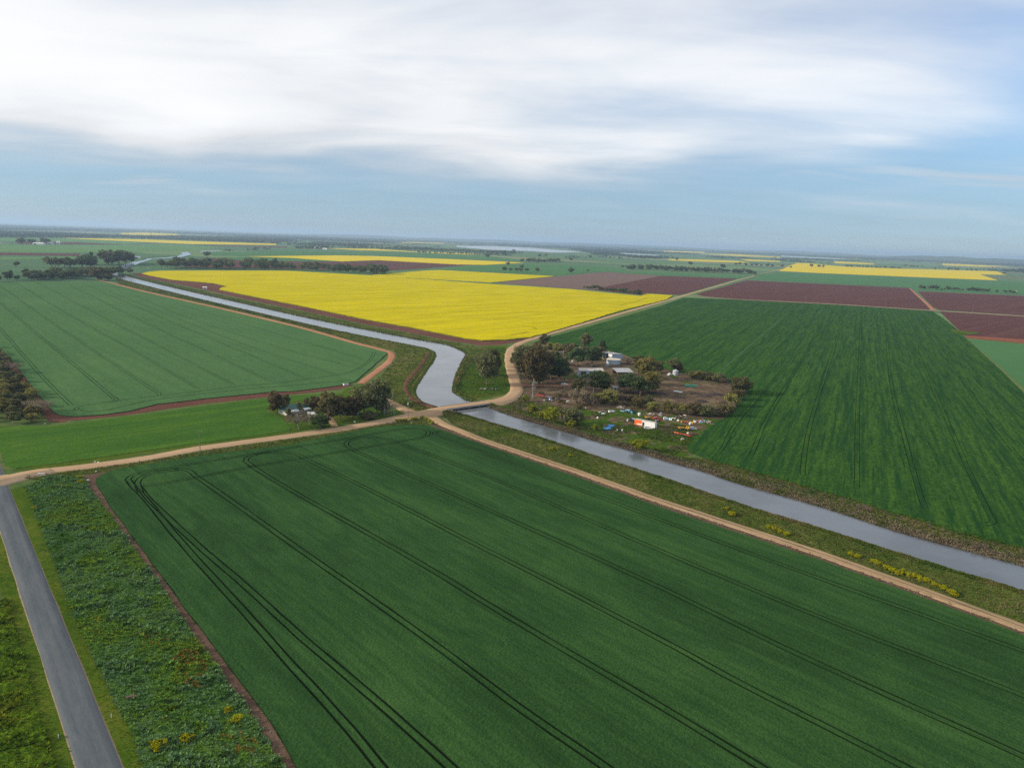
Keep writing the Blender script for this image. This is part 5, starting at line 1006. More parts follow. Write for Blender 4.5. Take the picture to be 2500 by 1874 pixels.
tuft_mat('dock_leaf', [(0.34, (0.085, 0.10, 0.016)), (0.48, (0.125, 0.10, 0.018)), (0.58, (0.165, 0.095, 0.020)), (0.70, (0.20, 0.075, 0.018))], 0.3, 1.2)
for pl_, dn_, lb_ in (([(416, 1620), (440, 1592), (490, 1590), (512, 1640), (500, 1685), (460, 1690), (440, 1650)], 1.6, 'rusty orange dock weeds near the firebreak'), ([(540, 1800), (600, 1790), (640, 1830), (610, 1860), (560, 1850)], 1.6, 'rusty dock weeds at the foot of the weed bed'), ([(330, 1545), (380, 1535), (430, 1560), (400, 1585), (350, 1580)], 0.9, 'brownish weeds in the middle of the weed bed')):
    Qd = in_area(GL(pl_), dn_, r5); Qd = np.array([q for q in Qd if mnoise.noise((q[0] * .5, q[1] * .5, 4.4)) > -.15])
    tufts('dock_weeds', np.concatenate([Qd, np.full((len(Qd), 1), .7)], 1), 'dock_leaf', lb_, 'weeds', 5, (0.3, 0.65), .6, r5)
Qm = np.concatenate([in_area(road_off(RW / 2 + .3)[2:16] + road_off(RW / 2 + 4.5)[2:16][::-1], 2.2, r5), in_area(road_off(-RW / 2 - .3)[2:16] + road_off(-RW / 2 - 3.8)[2:16][::-1], 2.2, r5)])
tufts('verge_tufts', np.concatenate([Qm, np.full((len(Qm), 1), .03)], 1), 'grass_leaf', 'short grass tufts on the verges of the sealed road', 'grass', 4, (0.12, 0.32), .7, r5)
# yellow flowering weeds, one clump each
for i, (px, py, sz, lb) in enumerate([
    (392, 1826, 2.6, 'biggest yellow flowering weed clump near the bottom edge'), (459, 1810, 2.4, 'yellow flowering clump right of the biggest one'), (575, 1764, 2.4, 'yellow flowering clump nearest the firebreak'), (559, 1736, 1.8, 'yellow clump just above the one nearest the firebreak'), (405, 1757, 1.3, 'small yellow clump alone in the dark weeds'), (367, 1815, 1.3, 'small yellow clump touching the biggest one'),
    (195, 1167, 1.9, 'upper yellow clump at the head of the firebreak'), (199, 1178, 2.3, 'lower yellow clump at the head of the firebreak'), (150, 1190, 2.0, 'dull yellow clump left of the firebreak head'), (86, 1241, 1.6, 'yellow clump beside the mown verge'),
    (1771, 1247, 1.9, 'upper of two yellow clumps on the canal bank'), (1785, 1262, 2.8, 'lower of two yellow clumps on the canal bank'), (1346, 1102, 2.6, 'yellow clump on the bank opposite the willow'), (1362, 1100, 2.0, 'yellow clump beside the one opposite the willow'), (1392, 1117, 2.0, 'dull yellow clump on the bank'), (1185, 1052, 1.8, 'first yellow clump on the bank below the bridge'), (1226, 1051, 1.7, 'second yellow clump on the bank below the bridge')]):
    s = sz * .6; tree('flower%d' % (i % 2), px, py, s, sz * 1.25 / (1.6 * s), 'flowering_weed', lb, 'flowers', z=0.15 if i < 10 else 0.7)
for i, (px, py) in enumerate([(970, 1029), (980, 1028), (990, 1027), (1006, 1025), (1016, 1024), (1030, 1021), (1040, 1025), (1048, 1030), (1056, 1035)]):
    tree('flower%d' % (i % 2), px, py, 1.5, 1.15, 'flowering_weed', 'yellow flowering clump in the row at the field corner by the bridge', 'flowers', 'yellow clumps at the field corner', z=.1)
for i, (px, py) in enumerate([(1880, 1292), (1893, 1297), (1905, 1302), (1918, 1308), (2078, 1358), (2095, 1364), (2130, 1376), (2145, 1381), (2162, 1389), (2178, 1396), (2195, 1405), (2204, 1400), (2222, 1410), (2236, 1412), (2250, 1419), (2266, 1424), (2282, 1432), (2300, 1440), (2318, 1448), (2330, 1455)]):
    tree('flower%d' % (i % 2), px, py, 1.4, 1.2, 'flowering_weed', 'yellow flowering clump in the line along the lower canal track', 'flowers', 'yellow clumps along the canal track', z=.35)

# things in a row are told apart by their place in it
ORD = 'leftmost second third fourth fifth sixth seventh eighth ninth tenth eleventh twelfth thirteenth fourteenth fifteenth sixteenth seventeenth eighteenth nineteenth twentieth 21st 22nd 23rd 24th'.split()
rows_ = {}
for o in COL.objects:
    if o.get('group') and o.parent is None: rows_.setdefault(o['group'], []).append(o)
def photo_x(o):
    v = o.location - Vector((0, 0, H)); return v.dot(RT) / max(v.dot(FW), 1e-6)
for g_, os_ in rows_.items():
    if 2 <= len(os_) <= len(ORD):
        for k, o in enumerate(sorted(os_, key=photo_x)): o['label'] = o['label'] + ', ' + (ORD[k] if k == 0 else ORD[k] + ' from left')
# ---------------------------------------------------------------- built things
plain('steel_grey', (0.42, 0.45, 0.48), 0.45, 0.0, 0.10, 0.5, 0.4)
plain('steel_white', (0.66, 0.67, 0.66), 0.5, 0.0, 0.06, 0.4, 0.3)
plain('steel_blue', (0.38, 0.45, 0.52), 0.5, 0.0, 0.08, 0.5, 0.3)
plain('roof_grey', (0.33, 0.34, 0.35), 0.5, 0.0, 0.12, 0.4, 0.3, rust_amt=0.25)
plain('roof_tan', (0.43, 0.40, 0.36), 0.6, 0.0, 0.08, 0.4, 0.3)
plain('roof_green', (0.035, 0.10, 0.085), 0.6, 0.0, 0.10, 0.5, 0.3)
plain('interior_shade', (0.03, 0.026, 0.024), 0.9)  # near-black colour that paints the shade inside openings
plain('cream', (0.66, 0.58, 0.40), 0.6); plain('weatherboard', (0.55, 0.54, 0.50), 0.7)
plain('timber', (0.17, 0.115, 0.075), 0.9, var=.2); plain('timber_grey', (0.30, 0.27, 0.23), 0.9, var=.15)
plain('concrete', (0.42, 0.38, 0.33), 0.85, var=.12); plain('concrete_white', (0.68, 0.64, 0.58), 0.8)
plain('paint_orange', (0.75, 0.13, 0.015), 0.45, var=.08, rust_amt=.1); plain('paint_white', (0.74, 0.74, 0.72), 0.45, var=.06)
plain('paint_red', (0.50, 0.03, 0.03), 0.4, rust_amt=.2); plain('paint_yellow', (0.68, 0.38, 0.02), 0.45, rust_amt=.2)
plain('paint_blue', (0.02, 0.16, 0.42), 0.5); plain('paint_silver', (0.50, 0.52, 0.54), 0.3, 0.2); plain('paint_green', (0.02, 0.26, 0.17), 0.45, rust_amt=.1)
plain('paint_teal', (0.05, 0.34, 0.38), 0.5); plain('paint_lightblue', (0.22, 0.45, 0.60), 0.5); plain('rusty', (0.17, 0.075, 0.04), 0.85, var=.25)
plain('glass', (0.02, 0.025, 0.03), 0.1, spec=.6); plain('rubber', (0.02, 0.02, 0.02), 0.85); plain('black_scrap', (0.03, 0.03, 0.034), 0.8, var=.3)
plain('tarp_blue', (0.02, 0.22, 0.55), 0.5, var=.15); plain('brush', (0.040, 0.030, 0.030), 0.95, var=.3); plain('deck_mauve', (0.20, 0.13, 0.15), 0.7, var=.2, rust_amt=.3)
def corrug(name, col, sc_=8.0):
    mt, t, bs = newmat(name); p = t.node('ShaderNodeTexCoord').outputs['Object']
    wv = t.node('ShaderNodeTexWave'); wv.bands_direction = 'X'; wv.inputs['Scale'].default_value = sc_; t.put(wv.inputs['Vector'], p)
    n = t.noise(p, 0.7, 4.0, 0.6)
    t.put(bs.inputs['Base Color'], t.mix(t.ramp(n, .3, .7), tuple(c * .8 for c in col), col)); bs.inputs['Roughness'].default_value = .45
    bump(t, bs, wv.outputs[0], .5, .04)
corrug('corrugated', (0.44, 0.47, 0.50)); corrug('corrugated_roof', (0.36, 0.37, 0.38))
def A2(px, py, qx, qy):
    """heading (about z) of the ground line from one surveyed point to another"""
    v = G(qx, qy) - G(px, py); return math.atan2(v.y, v.x)
VIEWX = 0.0   # a heading across the view

# --- bridge
b0, b1_ = G(1086, 995, ZB), G(1188, 981.5, ZB); bl = (b1_ - b0).length; ba = math.atan2((b1_ - b0).y, (b1_ - b0).x)
br = empty('bridge', (b0.x, b0.y, 0), ba, 'low concrete bridge carrying the gravel road over the canal', 'bridge')
MB().box(-1.5, bl + 1.5, -3.9, 3.9, ZB - .45, ZB + .05).build('deck', 'concrete', br)
MB().box(-1.5, bl + 1.5, -3.3, 3.3, ZB + .052, ZB + .11).build('road_surface', 'gravel_road', br)
for s in (-1, 1):
    MB().box(-1.4, bl + 1.4, s * 3.68 - .14, s * 3.68 + .14, ZB + .053, ZB + .33).build('kerb', 'timber_grey', br)
    MB().box(-.6, bl + .6, s * 3.2 - .2, s * 3.2 + .2, ZB - 1.0, ZB - .452).build('girder', 'timber', br)
for k in range(1, 4):
    x = bl * k / 4
    MB().box(x - .25, x + .25, -3.6, 3.6, ZB - 1.35, ZB - 1.002).build('headstock', 'timber_grey', br)
    for y in (-3.0, 0, 3.0): MB().tube([(x, y, -.8), (x, y, ZB - 1.352)], .2, 8).build('pile', 'timber', br)
for x0_, x1_ in ((-1.9, -.62), (bl + .62, bl + 1.9)): MB().box(x0_, x1_, -4.1, 4.1, -.5, ZB - .455).build('abutment', 'concrete', br)
pa, pb = G(1110, 1006, .9), G(1194, 995, .9)
pp = empty('pipe', (pa.x, pa.y, 0), 0, 'thin pipe crossing the canal beside the bridge', 'pipe')
q = pb - pa; MB().tube([(0, 0, .95), (q.x / 2, q.y / 2, .9), (q.x, q.y, .95)], .16, 8).build('pipe_run', 'concrete', pp)
for f in (.02, .5, .98): MB().tube([(q.x * f, q.y * f, -.5), (q.x * f, q.y * f, .8)], .12, 6).build('support', 'timber', pp)

# --- power poles
plain('pole_wood', (0.20, 0.17, 0.145), 0.9, var=.15)
def pole(px, py, h, label, rz=0.0, lamp=False, group=None):
    p = G(px, py); o = empty('power_pole', (p.x, p.y, 0), rz, label, 'power pole', group)
    MB().tube([(0, 0, -.3), (0, 0, h)], [.19, .12], 8).build('pole_shaft', 'pole_wood', o)
    ar = MB().box(-1.2, 1.2, -.06, .06, h - .65, h - .5).build('crossarm', 'pole_wood', o)
    for x in (-1.05, 0.35, 1.05): MB().tube([(x, 0, h - .5), (x, 0, h - .25)], [.05, .07], 6).build('insulator', 'paint_white', ar)
    if lamp: MB().tube([(0, -.18, h - 3.4), (0, -.18, h - 2.5)], .26, 8).build('transformer', 'steel_white', o)
    return o
pole(489, 1108, 11.0, 'power pole beside the gravel road above the big wheat field', .7)
pole(996, 1024, 12.0, 'power pole with pale transformer at the bridge corner', .4, True)
pole(1303, 979, 12.5, 'power pole beside the dead tree at the farm', .4)
for px, py, lb in ((1785, 728.5, 'far pole nearest the gravel road at the barley edge'), (1966, 741, 'second far pole along the barley edge'), (2161, 750.5, 'third far pole along the barley edge'), (2374, 763, 'far pole nearest the right edge'), (1611, 716.5, 'far pole left of the gravel road in the ploughed field'), (1026, 678, 'far pole at the left end of the small canola field'), (1158, 687, 'far pole in front of the small canola field')):
    pole(px, py, 15.0, lb, 1.0)
# --- fences
post_me = MB().box(-.07, .07, -.07, .07, -.3, 1.25).mesh('post', 'timber_grey')
def fence(pts, step, label, name='wire_fence'):
    L = smooth_line([Vector((p.x, p.y, 0)) for p in GL(pts)], 3.0); o = empty(name, (L[0].x, L[0].y, 0), 0, label, 'fence'); acc = 0; keep = [L[0]]
    for a, b in zip(L[:-1], L[1:]):
        acc += (b - a).length
        if acc >= step: keep.append(b); acc = 0
    for p in keep:
        c = link('post', post_me, o); c.location = (p.x - L[0].x, p.y - L[0].y, 0.05); c.rotation_euler = (random.uniform(-.05, .05), random.uniform(-.05, .05), random.uniform(0, 1.5))
    for z in (.45, .8, 1.15): MB().tube([(p.x - L[0].x, p.y - L[0].y, z + .05) for p in keep], .008, 3, False).build('wire', 'rusty', o)
fence([(208, 1158), (265, 1145), (307, 1138), (392, 1124), (543, 1100), (645, 1086), (744, 1069), (863, 1050), (940, 1036), (1020, 1030)], 9.0, 'post and wire fence along the top edge of the foreground wheat')
fence([(1112, 1057), (1200, 1089), (1412, 1162), (1600, 1229.5), (2007, 1364.5), (2500, 1545), (2750, 1645)], 10.0, 'post and wire fence beside the canal track')
gp_me = MB().box(-.06, .06, -.03, .03, -.2, 1.0).mesh('guide_post', 'paint_white'); 
for px, py, lb in ((272, 1752, 'white guide post right of the sealed road'), (143, 1802, 'white guide post left of the sealed road'), (1241, 961, 'white post on the inside of the road bend'), (1193, 977, 'white post at the farm end of the bridge'), (1272, 968, 'left of two white posts outside the road bend'), (1278, 967, 'right of two white posts outside the road bend')):
    o = link('guide_post', gp_me); o.location = G(px, py) + Vector((0, 0, .3 if px > 1000 else .05)); tag(o, lb, 'post')
# white marker stones by the road junction
def lump(name, px, py, sz, mat, label, cat, hgt=None, seed=1, z=.05, rough=.35):
    """an irregular heap or stone"""
    rp = random.Random(seed); V = []; F = []; n, m_ = 12, 5; hgt = hgt or sz * .5
    for j in range(m_):
        ph = j / (m_ - 1) * math.pi / 2
        for i in range(n):
            a = i / n * 2 * math.pi; rr = sz / 2 * math.cos(ph) * (1 + rough * (rp.random() - .5)) + .01; V.append((math.cos(a) * rr * 1.2, math.sin(a) * rr * .85, hgt * math.sin(ph) * (1 + rough * (rp.random() - .5)) - .05))
    for j in range(m_ - 1):
        for i in range(n): F.append((j * n + i, j * n + (i + 1) % n, (j + 1) * n + (i + 1) % n, (j + 1) * n + i))
    F.append(tuple((m_ - 1) * n + i for i in range(n)))
    p = G(px, py); o = link(name, mesh(name, V, F, mat)); o.location = (p.x, p.y, z); o.rotation_euler = (0, 0, rp.uniform(0, 3)); return tag(o, label, cat)
cu = empty('culvert_wall', G(101, 1160) + Vector((0, 0, .05)), .2, 'pale concrete culvert end beside the gravel road', 'culvert')
MB().box(-1.2, 1.2, -.15, .15, -.2, .75).build('headwall', 'concrete_white', cu); MB().box(-1.3, 1.3, -.25, .25, .752, .85).build('coping', 'concrete_white', cu)
ow = empty('water_outlet', G(845, 941) + Vector((0, 0, .1)), .5, 'white concrete water outlet at the wheat field corner', 'water outlet')
MB().box(-1.6, 1.6, -.2, .2, 0, 1.3).build('headwall', 'concrete_white', ow); MB().box(-1.6, -1.3, .2, 2.2, 0, 1.0).build('wing_wall', 'concrete_white', ow); MB().box(1.3, 1.6, .2, 2.2, 0, 1.0).build('wing_wall', 'concrete_white', ow); MB().box(-.5, .5, -.32, -.205, .1, 1.6).build('gate', 'steel_grey', ow)
# --- generic buildings
def gable(px, py, L, D, hw, hr, rz, name, label, wall='steel_white', roof='roof_tan', openings=(), cat='shed'):
    """gabled shed, front (y<0 side) at the surveyed point; openings [(x0,x1,h)] on the front"""
    p = G(px, py); o = empty(name, (p.x, p.y, .06), rz, label, cat)
    xs = [-L / 2]; fr = MB()
    for a, b, h_ in sorted(openings):
        fr.box(xs[-1], a, 0, .15, 0, hw); fr.box(a, b, 0, .15, h_, hw); xs.append(b)
    fr.box(xs[-1], L / 2, 0, .15, 0, hw); fr.build('front_wall', wall, o)
    MB().box(-L / 2, L / 2, D - .15, D, 0, hw).build('back_wall', wall, o)
    for s in (-1, 1):
        x0_, x1_ = (-L / 2 - .02, -L / 2 + .13) if s < 0 else (L / 2 - .13, L / 2 + .02)
        MB().add([(x, y, z) for x in (x0_, x1_) for y, z in ((.16, 0), (D - .16, 0), (D - .16, hw), (D / 2, hr - .05), (.16, hw))], [(0, 1, 2, 3, 4), (9, 8, 7, 6, 5), (0, 5, 6, 1), (1, 6, 7, 2), (2, 7, 8, 3), (3, 8, 9, 4), (4, 9, 5, 0)]).build('gable_wall', wall, o)
    e = .35; k = (hr - hw) / (D / 2); th = .09
    for s in (0, 1):
        ya, yb = (-e, D / 2) if s == 0 else (D + e, D / 2); za, zb = hw - k * e + .06, hr + .06
        MB().add([(x, y, z + dz_) for dz_ in (0, th) for x, y, z in ((-L / 2 - e, ya, za), (L / 2 + e, ya, za), (L / 2 + e, yb, zb), (-L / 2 - e, yb, zb))], [(3, 2, 1, 0), (4, 5, 6, 7), (0, 1, 5, 4), (1, 2, 6, 5), (2, 3, 7, 6), (3, 0, 4, 7)]).build('roof', roof, o)
    for a, b, h_ in openings: MB().box(a + .05, b - .05, .3, .36, 0.02, h_ - .1).build('door', 'interior_shade', o)  # dark panel behind each opening paints the interior shade, no door leaf
    MB().box(-L / 2 - e, L / 2 + e, D / 2 - .2, D / 2 + .2, hr + .16, hr + .22).build('ridge_cap', roof, o)
    return o
def skillion(px, py, L, D, hf, hb, rz, name, label, wall, roof, opens, cat='shed', closed=True):
    """single-slope shed open at the front with posts"""
    p = G(px, py); o = empty(name, (p.x, p.y, .06), rz, label, cat)
    if closed: MB().box(-L / 2, L / 2, D - .15, D, 0, min(hf, hb)).build('back_wall', wall, o)
    for s in (-1, 1):
        x0_, x1_ = (-L / 2, -L / 2 + .15) if s < 0 else (L / 2 - .15, L / 2)
        if closed: MB().add([(x, y, z) for x in (x0_, x1_) for y, z in ((0, 0), (D - .16, 0), (D - .16, hb - .05), (0, hf - .05))], [(0, 1, 2, 3), (7, 6, 5, 4), (0, 4, 5, 1), (1, 5, 6, 2), (2, 6, 7, 3), (3, 7, 4, 0)]).build('side_wall', wall, o)
    for k in range(opens + 1):
        x = -L / 2 + .2 + (L - .4) * k / opens; MB().tube([(x, .1, 0), (x, .1, hf)], .11, 6).build('post', 'steel_grey', o)
        if not closed: MB().tube([(x, D - .1, 0), (x, D - .1, hb)], .11, 6).build('post', 'timber', o)
    e = .4
    MB().add([(x, y, z + dz_) for dz_ in (.02, .12) for x, y, z in ((-L / 2 - e, -e, hf), (L / 2 + e, -e, hf), (L / 2 + e, D + e, hb), (-L / 2 - e, D + e, hb))], [(3, 2, 1, 0), (4, 5, 6, 7), (0, 1, 5, 4), (1, 2, 6, 5), (2, 3, 7, 6), (3, 0, 4, 7)]).build('roof', roof, o)
    return o
sh = gable(1444, 921, 18.5, 9.5, 5.0, 6.3, A2(1414, 921, 1475, 921.6), 'long_shed', 'long white steel shed with tan roof in the farmyard', 'steel_blue', 'roof_tan', ((-8.2, -4.2, 4.2), (-1.5, 3.5, 4.2), (5.0, 8.5, 4.2)))
# open machinery shed: its open front faces the lower left
ms = skillion(1482, 877, 12.0, 13.0, 5.6, 4.4, R_(-52), 'machinery_shed', 'open-fronted machinery shed with pale grey roof at the back of the yard', 'steel_blue', 'corrugated_roof', 3)
MB().box(1.5, 5.9, -.05, .1, 0, 5.2).build('front_panel', 'steel_white', ms)
vt = MB()
for x in (-4.0, 2.0): vt.tube([(x, 5, 5.0), (x, 5, 5.9)], .35, 8)
for x in (-4.0, 2.0): MB().tube([(x, 6, 5.0), (x, 6, 6.0)], .35, 8).build('roof_vent', 'cream', ms)
sk = skillion(1526, 918, 13.0, 11.0, 3.0, 4.2, A2(1500, 918, 1548, 918), 'low_shed', 'low grey-roofed open shed between the pepper trees', 'timber', 'roof_grey', 3, closed=False)
MB().box(-6.4, 6.4, 10.7, 10.8, 0, 3.6).build('back_wall', 'rusty', sk)
hut = gable(1502, 955, 3.2, 3.0, 2.7, 3.1, .1, 'small_hut', 'small white hut between the two dark tree clumps', 'weatherboard', 'steel_grey', ((-.5, .5, 2.0),), 'hut')
def tank(px, py, r, h, cone, label, mat='corrugated', roofm='steel_grey', name='water_tank', open_=False):
    p = G(px, py); o = empty(name, (p.x, p.y + r, .08), 0, label, 'tank'); n = 28
    MB().tube([(0, 0, 0), (0, 0, h)], r, n, False).build('tank_wall', mat, o, True)
    for k in range(1, 5):
        z = h * k / 4.0 - .05; MB().tube([(0, 0, z - .04), (0, 0, z + .04)], r + .04, n, False).build('hoop', mat, o)
    V = [(math.cos(i / n * 6.28318) * (r + .12), math.sin(i / n * 6.28318) * (r + .12), h + .02) for i in range(n)] + [(0, 0, h + cone)]
    rf = MB().add(V, [(i, (i + 1) % n, n) for i in range(n)]).build('tank_roof', roofm, o)
    MB().tube([(0, 0, h + cone - .05), (0, 0, h + cone + .25)], .3, 10).build('hatch', roofm, rf)
    MB().tube([(-r * .7, -r * .72, .3), (-r * .75, -r * .9, .3)], .08, 6).build('outlet_valve', 'steel_grey', o)
    return o
tank(1500, 890, 6.0, 3.6, .7, 'big round steel tank in front of the machinery shed', 'steel_blue', 'cream')
tank(1650, 917, 2.1, 3.7, .8, 'small corrugated steel tank with conical roof at the yard edge')
tank(1612, 921, .9, 1.6, .3, 'little pale tank near the red truck', 'steel_white', 'steel_white')
# --- house
hp = G(728, 1010); ho = empty('farmhouse', (hp.x, hp.y, .08), A2(640, 1005, 780, 985) + .12, 'green-roofed farmhouse half hidden among garden trees', 'house')
MB().box(-7.2, 7.2, 0, 8.0, 0, 2.9).build('wall', 'weatherboard', ho)
def hip(L, D, h0, h1, y0=-.5):
    return MB().add([(-L / 2, y0, h0), (L / 2, y0, h0), (L / 2, y0 + D, h0), (-L / 2, y0 + D, h0), (-L / 2 + D * .42, y0 + D / 2, h1), (L / 2 - D * .42, y0 + D / 2, h1)], [(0, 1, 5, 4), (1, 2, 5), (2, 3, 4, 5), (3, 0, 4), (3, 2, 1, 0)])
rf = hip(15.6, 9.0, 2.92, 5.1).build('roof', 'roof_green', ho)
MB().box(2.0, 2.8, 3.6, 4.3, 4.2, 6.0).build('chimney', 'rusty', rf)
MB().add([(-6.8, -3.0, 2.3), (-1.0, -3.0, 2.3), (-1.0, -.52, 2.85), (-6.8, -.52, 2.85), (-6.8, -3.0, 2.38), (-1.0, -3.0, 2.38), (-1.0, -.52, 2.93), (-6.8, -.52, 2.93)], [(3, 2, 1, 0), (4, 5, 6, 7), (0, 1, 5, 4), (1, 2, 6, 5), (2, 3, 7, 6), (3, 0, 4, 7)]).build('verandah_roof', 'steel_white', ho)
MB().add([(2.5, -2.6, 2.2), (7.0, -2.6, 2.2), (7.0, -.52, 2.8), (2.5, -.52, 2.8), (2.5, -2.6, 2.28), (7.0, -2.6, 2.28), (7.0, -.52, 2.88), (2.5, -.52, 2.88)], [(3, 2, 1, 0), (4, 5, 6, 7), (0, 1, 5, 4), (1, 2, 6, 5), (2, 3, 7, 6), (3, 0, 4, 7)]).build('porch_roof', 'steel_white', ho)
for x in (-6.7, -3.9, -1.1, 2.6, 6.9): MB().box(x - .06, x + .06, -2.62 if x > 0 else -2.95, -2.5 if x > 0 else -2.83, 0, 2.25).build('verandah_post', 'paint_white', ho)
for x in (-5.5, -2.2, 3.6, 5.8):
    wn = MB().box(x - .6, x + .6, -.06, -.003, 1.0, 2.2).build('window', 'paint_white', ho); MB().box(x - .52, x + .52, -.09, -.063, 1.08, 2.12).build('pane', 'glass', wn)
MB().box(.2, 1.2, -.06, -.003, 0, 2.1).build('door', 'timber', ho)
gable(763, 1020, 4.4, 4.5, 2.1, 2.8, .35, 'garden_shed', 'small pale-roofed shed in front of the house', 'weatherboard', 'steel_white', ((-1.4, .6, 1.9),))
gable(858, 1014, 8.0, 5.0, 2.5, 3.4, .2, 'garage', 'blue-grey shed in the shade of the garden gums', 'steel_blue', 'steel_grey', ((-3.2, -.4, 2.2), (.4, 3.2, 2.2)))
# far sheds
gable(325, 631, 42, 12, 5, 7, A2(300, 631, 345, 632), 'far_shed', 'long white shed beyond the canal bend', 'steel_white', 'roof_grey', ((-18, -12, 4), (5, 12, 4)))
gable(500, 706, 6.5, 5, 3.0, 4.0, .3, 'pump_hut', 'small white pump hut at the notch of the canola field', 'steel_white', 'steel_white', ((-1, 1, 2.2),), 'hut')
gable(92, 597, 48, 20, 6, 9, 0, 'far_shed', 'pale shed left in the far left farm', 'steel_white', 'steel_white', ((-18, -8, 5),)); gable(122, 596.5, 26, 16, 6, 8, 0, 'far_shed', 'grey shed right in the far left farm', 'steel_grey', 'steel_grey', ((-6, 2, 5),)); gable(142, 596.8, 14, 12, 12, 16, .4, 'far_silo_shed', 'bright white tall shed of the far left farm', 'steel_white', 'steel_white', ((-3, 3, 5),))
gable(775, 607, 36, 20, 7, 10, .3, 'far_shed', 'left white shed above the canola wedge', 'steel_white', 'steel_white', ((-8, 4, 5),)); gable(792, 609.5, 26, 14, 6, 9, -.2, 'far_shed', 'right white shed above the canola wedge', 'steel_white', 'steel_white', ((-6, 4, 5),))
gable(2480, 713, 9, 7, 3.0, 4.5, .2, 'far_hut', 'white hut among the hedge row at the right edge', 'steel_white', 'steel_white', ((-2, 1, 2),), 'hut')
# --- vehicles
wheel_me = MB().tube([(0, -.13, 0), (0, .13, 0)], .36, 14).mesh('wheel', 'rubber'); hub_me = MB().tube([(0, -.14, 0), (0, .14, 0)], .18, 10).mesh('rim', 'steel_grey')
def wheels(o, pts, s=1.0):
    for x, y in pts:
        wv = link('wheel', wheel_me, o); wv.location = (x, y, .36 * s); wv.scale = (s, s, s); hb = link('rim', hub_me, wv)
def car(px, py, rz, paint, label, kind='wagon', name='car', group=None, z=.08):
    p = G(px, py); o = empty(name, (p.x, p.y, z), rz, label, 'car' if kind != 'ute' else 'ute', group)
    MB().prism([(-2.25, .35), (2.2, .35), (2.28, .6), (2.2, .82), (1.2, .95), (-2.2, .98), (-2.28, .6)], -.88, .88).build('body', paint, o)
    if kind == 'wagon': cab = [(-2.15, .97), (1.05, .94), (.45, 1.5), (-1.95, 1.55)]
    elif kind == 'sedan': cab = [(-1.6, .97), (1.1, .94), (.4, 1.42), (-.95, 1.45)]
    else: cab = [(-.75, .97), (1.15, .94), (.6, 1.55), (-.65, 1.6)]
    MB().prism(cab, -.76, .76).build('cabin', paint, o)
    sw = [(cab[0][0] + .25, 1.05), (cab[1][0] - .3, 1.05), (cab[2][0] - .1, 1.42), (cab[3][0] + .2, 1.42)]
    for s in (-1, 1): MB().prism(sw, *sorted((s * .765, s * .785))).build('side_window', 'glass', o)
    for (xa, za), (xb, zb) in (((cab[1][0] - .06, 1.0), (cab[2][0] + .03, cab[2][1] - .06)), ((cab[0][0] + .02, 1.03), (cab[3][0] - .02, cab[3][1] - .08))):
        sg = .02 if xa > 0 else -.02
        MB().add([(xa + sg, -.66, za), (xa + sg, .66, za), (xb + sg, .62, zb), (xb + sg, -.62, zb)], [(0, 1, 2, 3)]).build('windscreen', 'glass', o)
    if kind == 'ute':
        MB().box(-2.25, -.85, -.9, .9, .985, 1.03).build('tray', 'steel_grey', o)
        for s in (-1, 1): MB().box(-2.25, -.85, *sorted((s * .9, s * .86)), 1.032, 1.35).build('tray_side', 'steel_grey', o)
    for s in (-1, 1): MB().box(2.2, 2.27, s * .62 - .15, s * .62 + .15, .62, .76).build('headlight', 'paint_white', o)
    MB().box(2.22, 2.36, -.85, .85, .36, .52).build('bumper', 'black_scrap', o)
    wheels(o, [(1.35, .8), (1.35, -.8), (-1.35, .8), (-1.35, -.8)])
    return o
car(1691, 1049, .05, 'paint_silver', 'silver station wagon parked beside the yellow loader')
car(1582, 1047, -.12, 'paint_white', 'white four-wheel drive in front of the white trailer body')
car(1603, 1024, .2, 'paint_red', 'red car in the junk behind the trailer body', 'sedan')
car(1378, 940, .05, 'paint_white', 'white ute on the farmyard driveway', 'ute', 'ute')
car(1364, 871, .3, 'paint_white', 'white car at the back of the entrance clump', 'sedan')
car(1418, 934, .1, 'paint_lightblue', 'pale blue car half hidden left of the dark pepper tree', 'sedan')
car(1636, 916, .6, 'paint_white', 'white car left of the small steel tank', 'sedan')
car(1262, 882, 1.3, 'paint_red', 'dark red car beside the road at the farm entrance', 'sedan')
car(1397, 884, 1.5, 'paint_white', 'white van under the left yard tree', 'wagon', 'van')
car(362, 656, 0.0, 'paint_white', 'white vehicle on the bank at the left end of the canola', 'wagon')
def truck(px, py, rz, paint, label):
    p = G(px, py); o = empty('truck', (p.x, p.y, .08), rz, label, 'truck')
    MB().prism([(1.0, .7), (3.0, .7), (3.0, 1.9), (2.7, 2.8), (1.0, 2.85)], -1.1, 1.1).build('cab', paint, o)
    MB().add([(3.01, -.95, 1.95), (3.01, .95, 1.95), (2.74, .9, 2.7), (2.74, -.9, 2.7)], [(0, 1, 2, 3)]).build('windscreen', 'glass', o)
    MB().box(-3.2, 3.0, -.5, .5, .55, .698).build('chassis', 'black_scrap', o); MB().box(-3.2, .9, -1.2, 1.2, .9, 1.1).build('tray', 'timber', o)
    for s in (-1, 1): MB().box(-3.2, .9, *sorted((s * 1.2, s * 1.14)), 1.102, 1.7).build('tray_side', paint, o)
    MB().box(3.0, 3.15, -1.0, 1.0, .6, .9).build('bumper', 'steel_grey', o)
    wheels(o, [(2.0, 1.0), (2.0, -1.0), (-2.0, 1.0), (-2.0, -1.0)], 1.3)
truck(1602, 921, 1.9, 'paint_red', 'red farm truck at the edge of the bare yard')
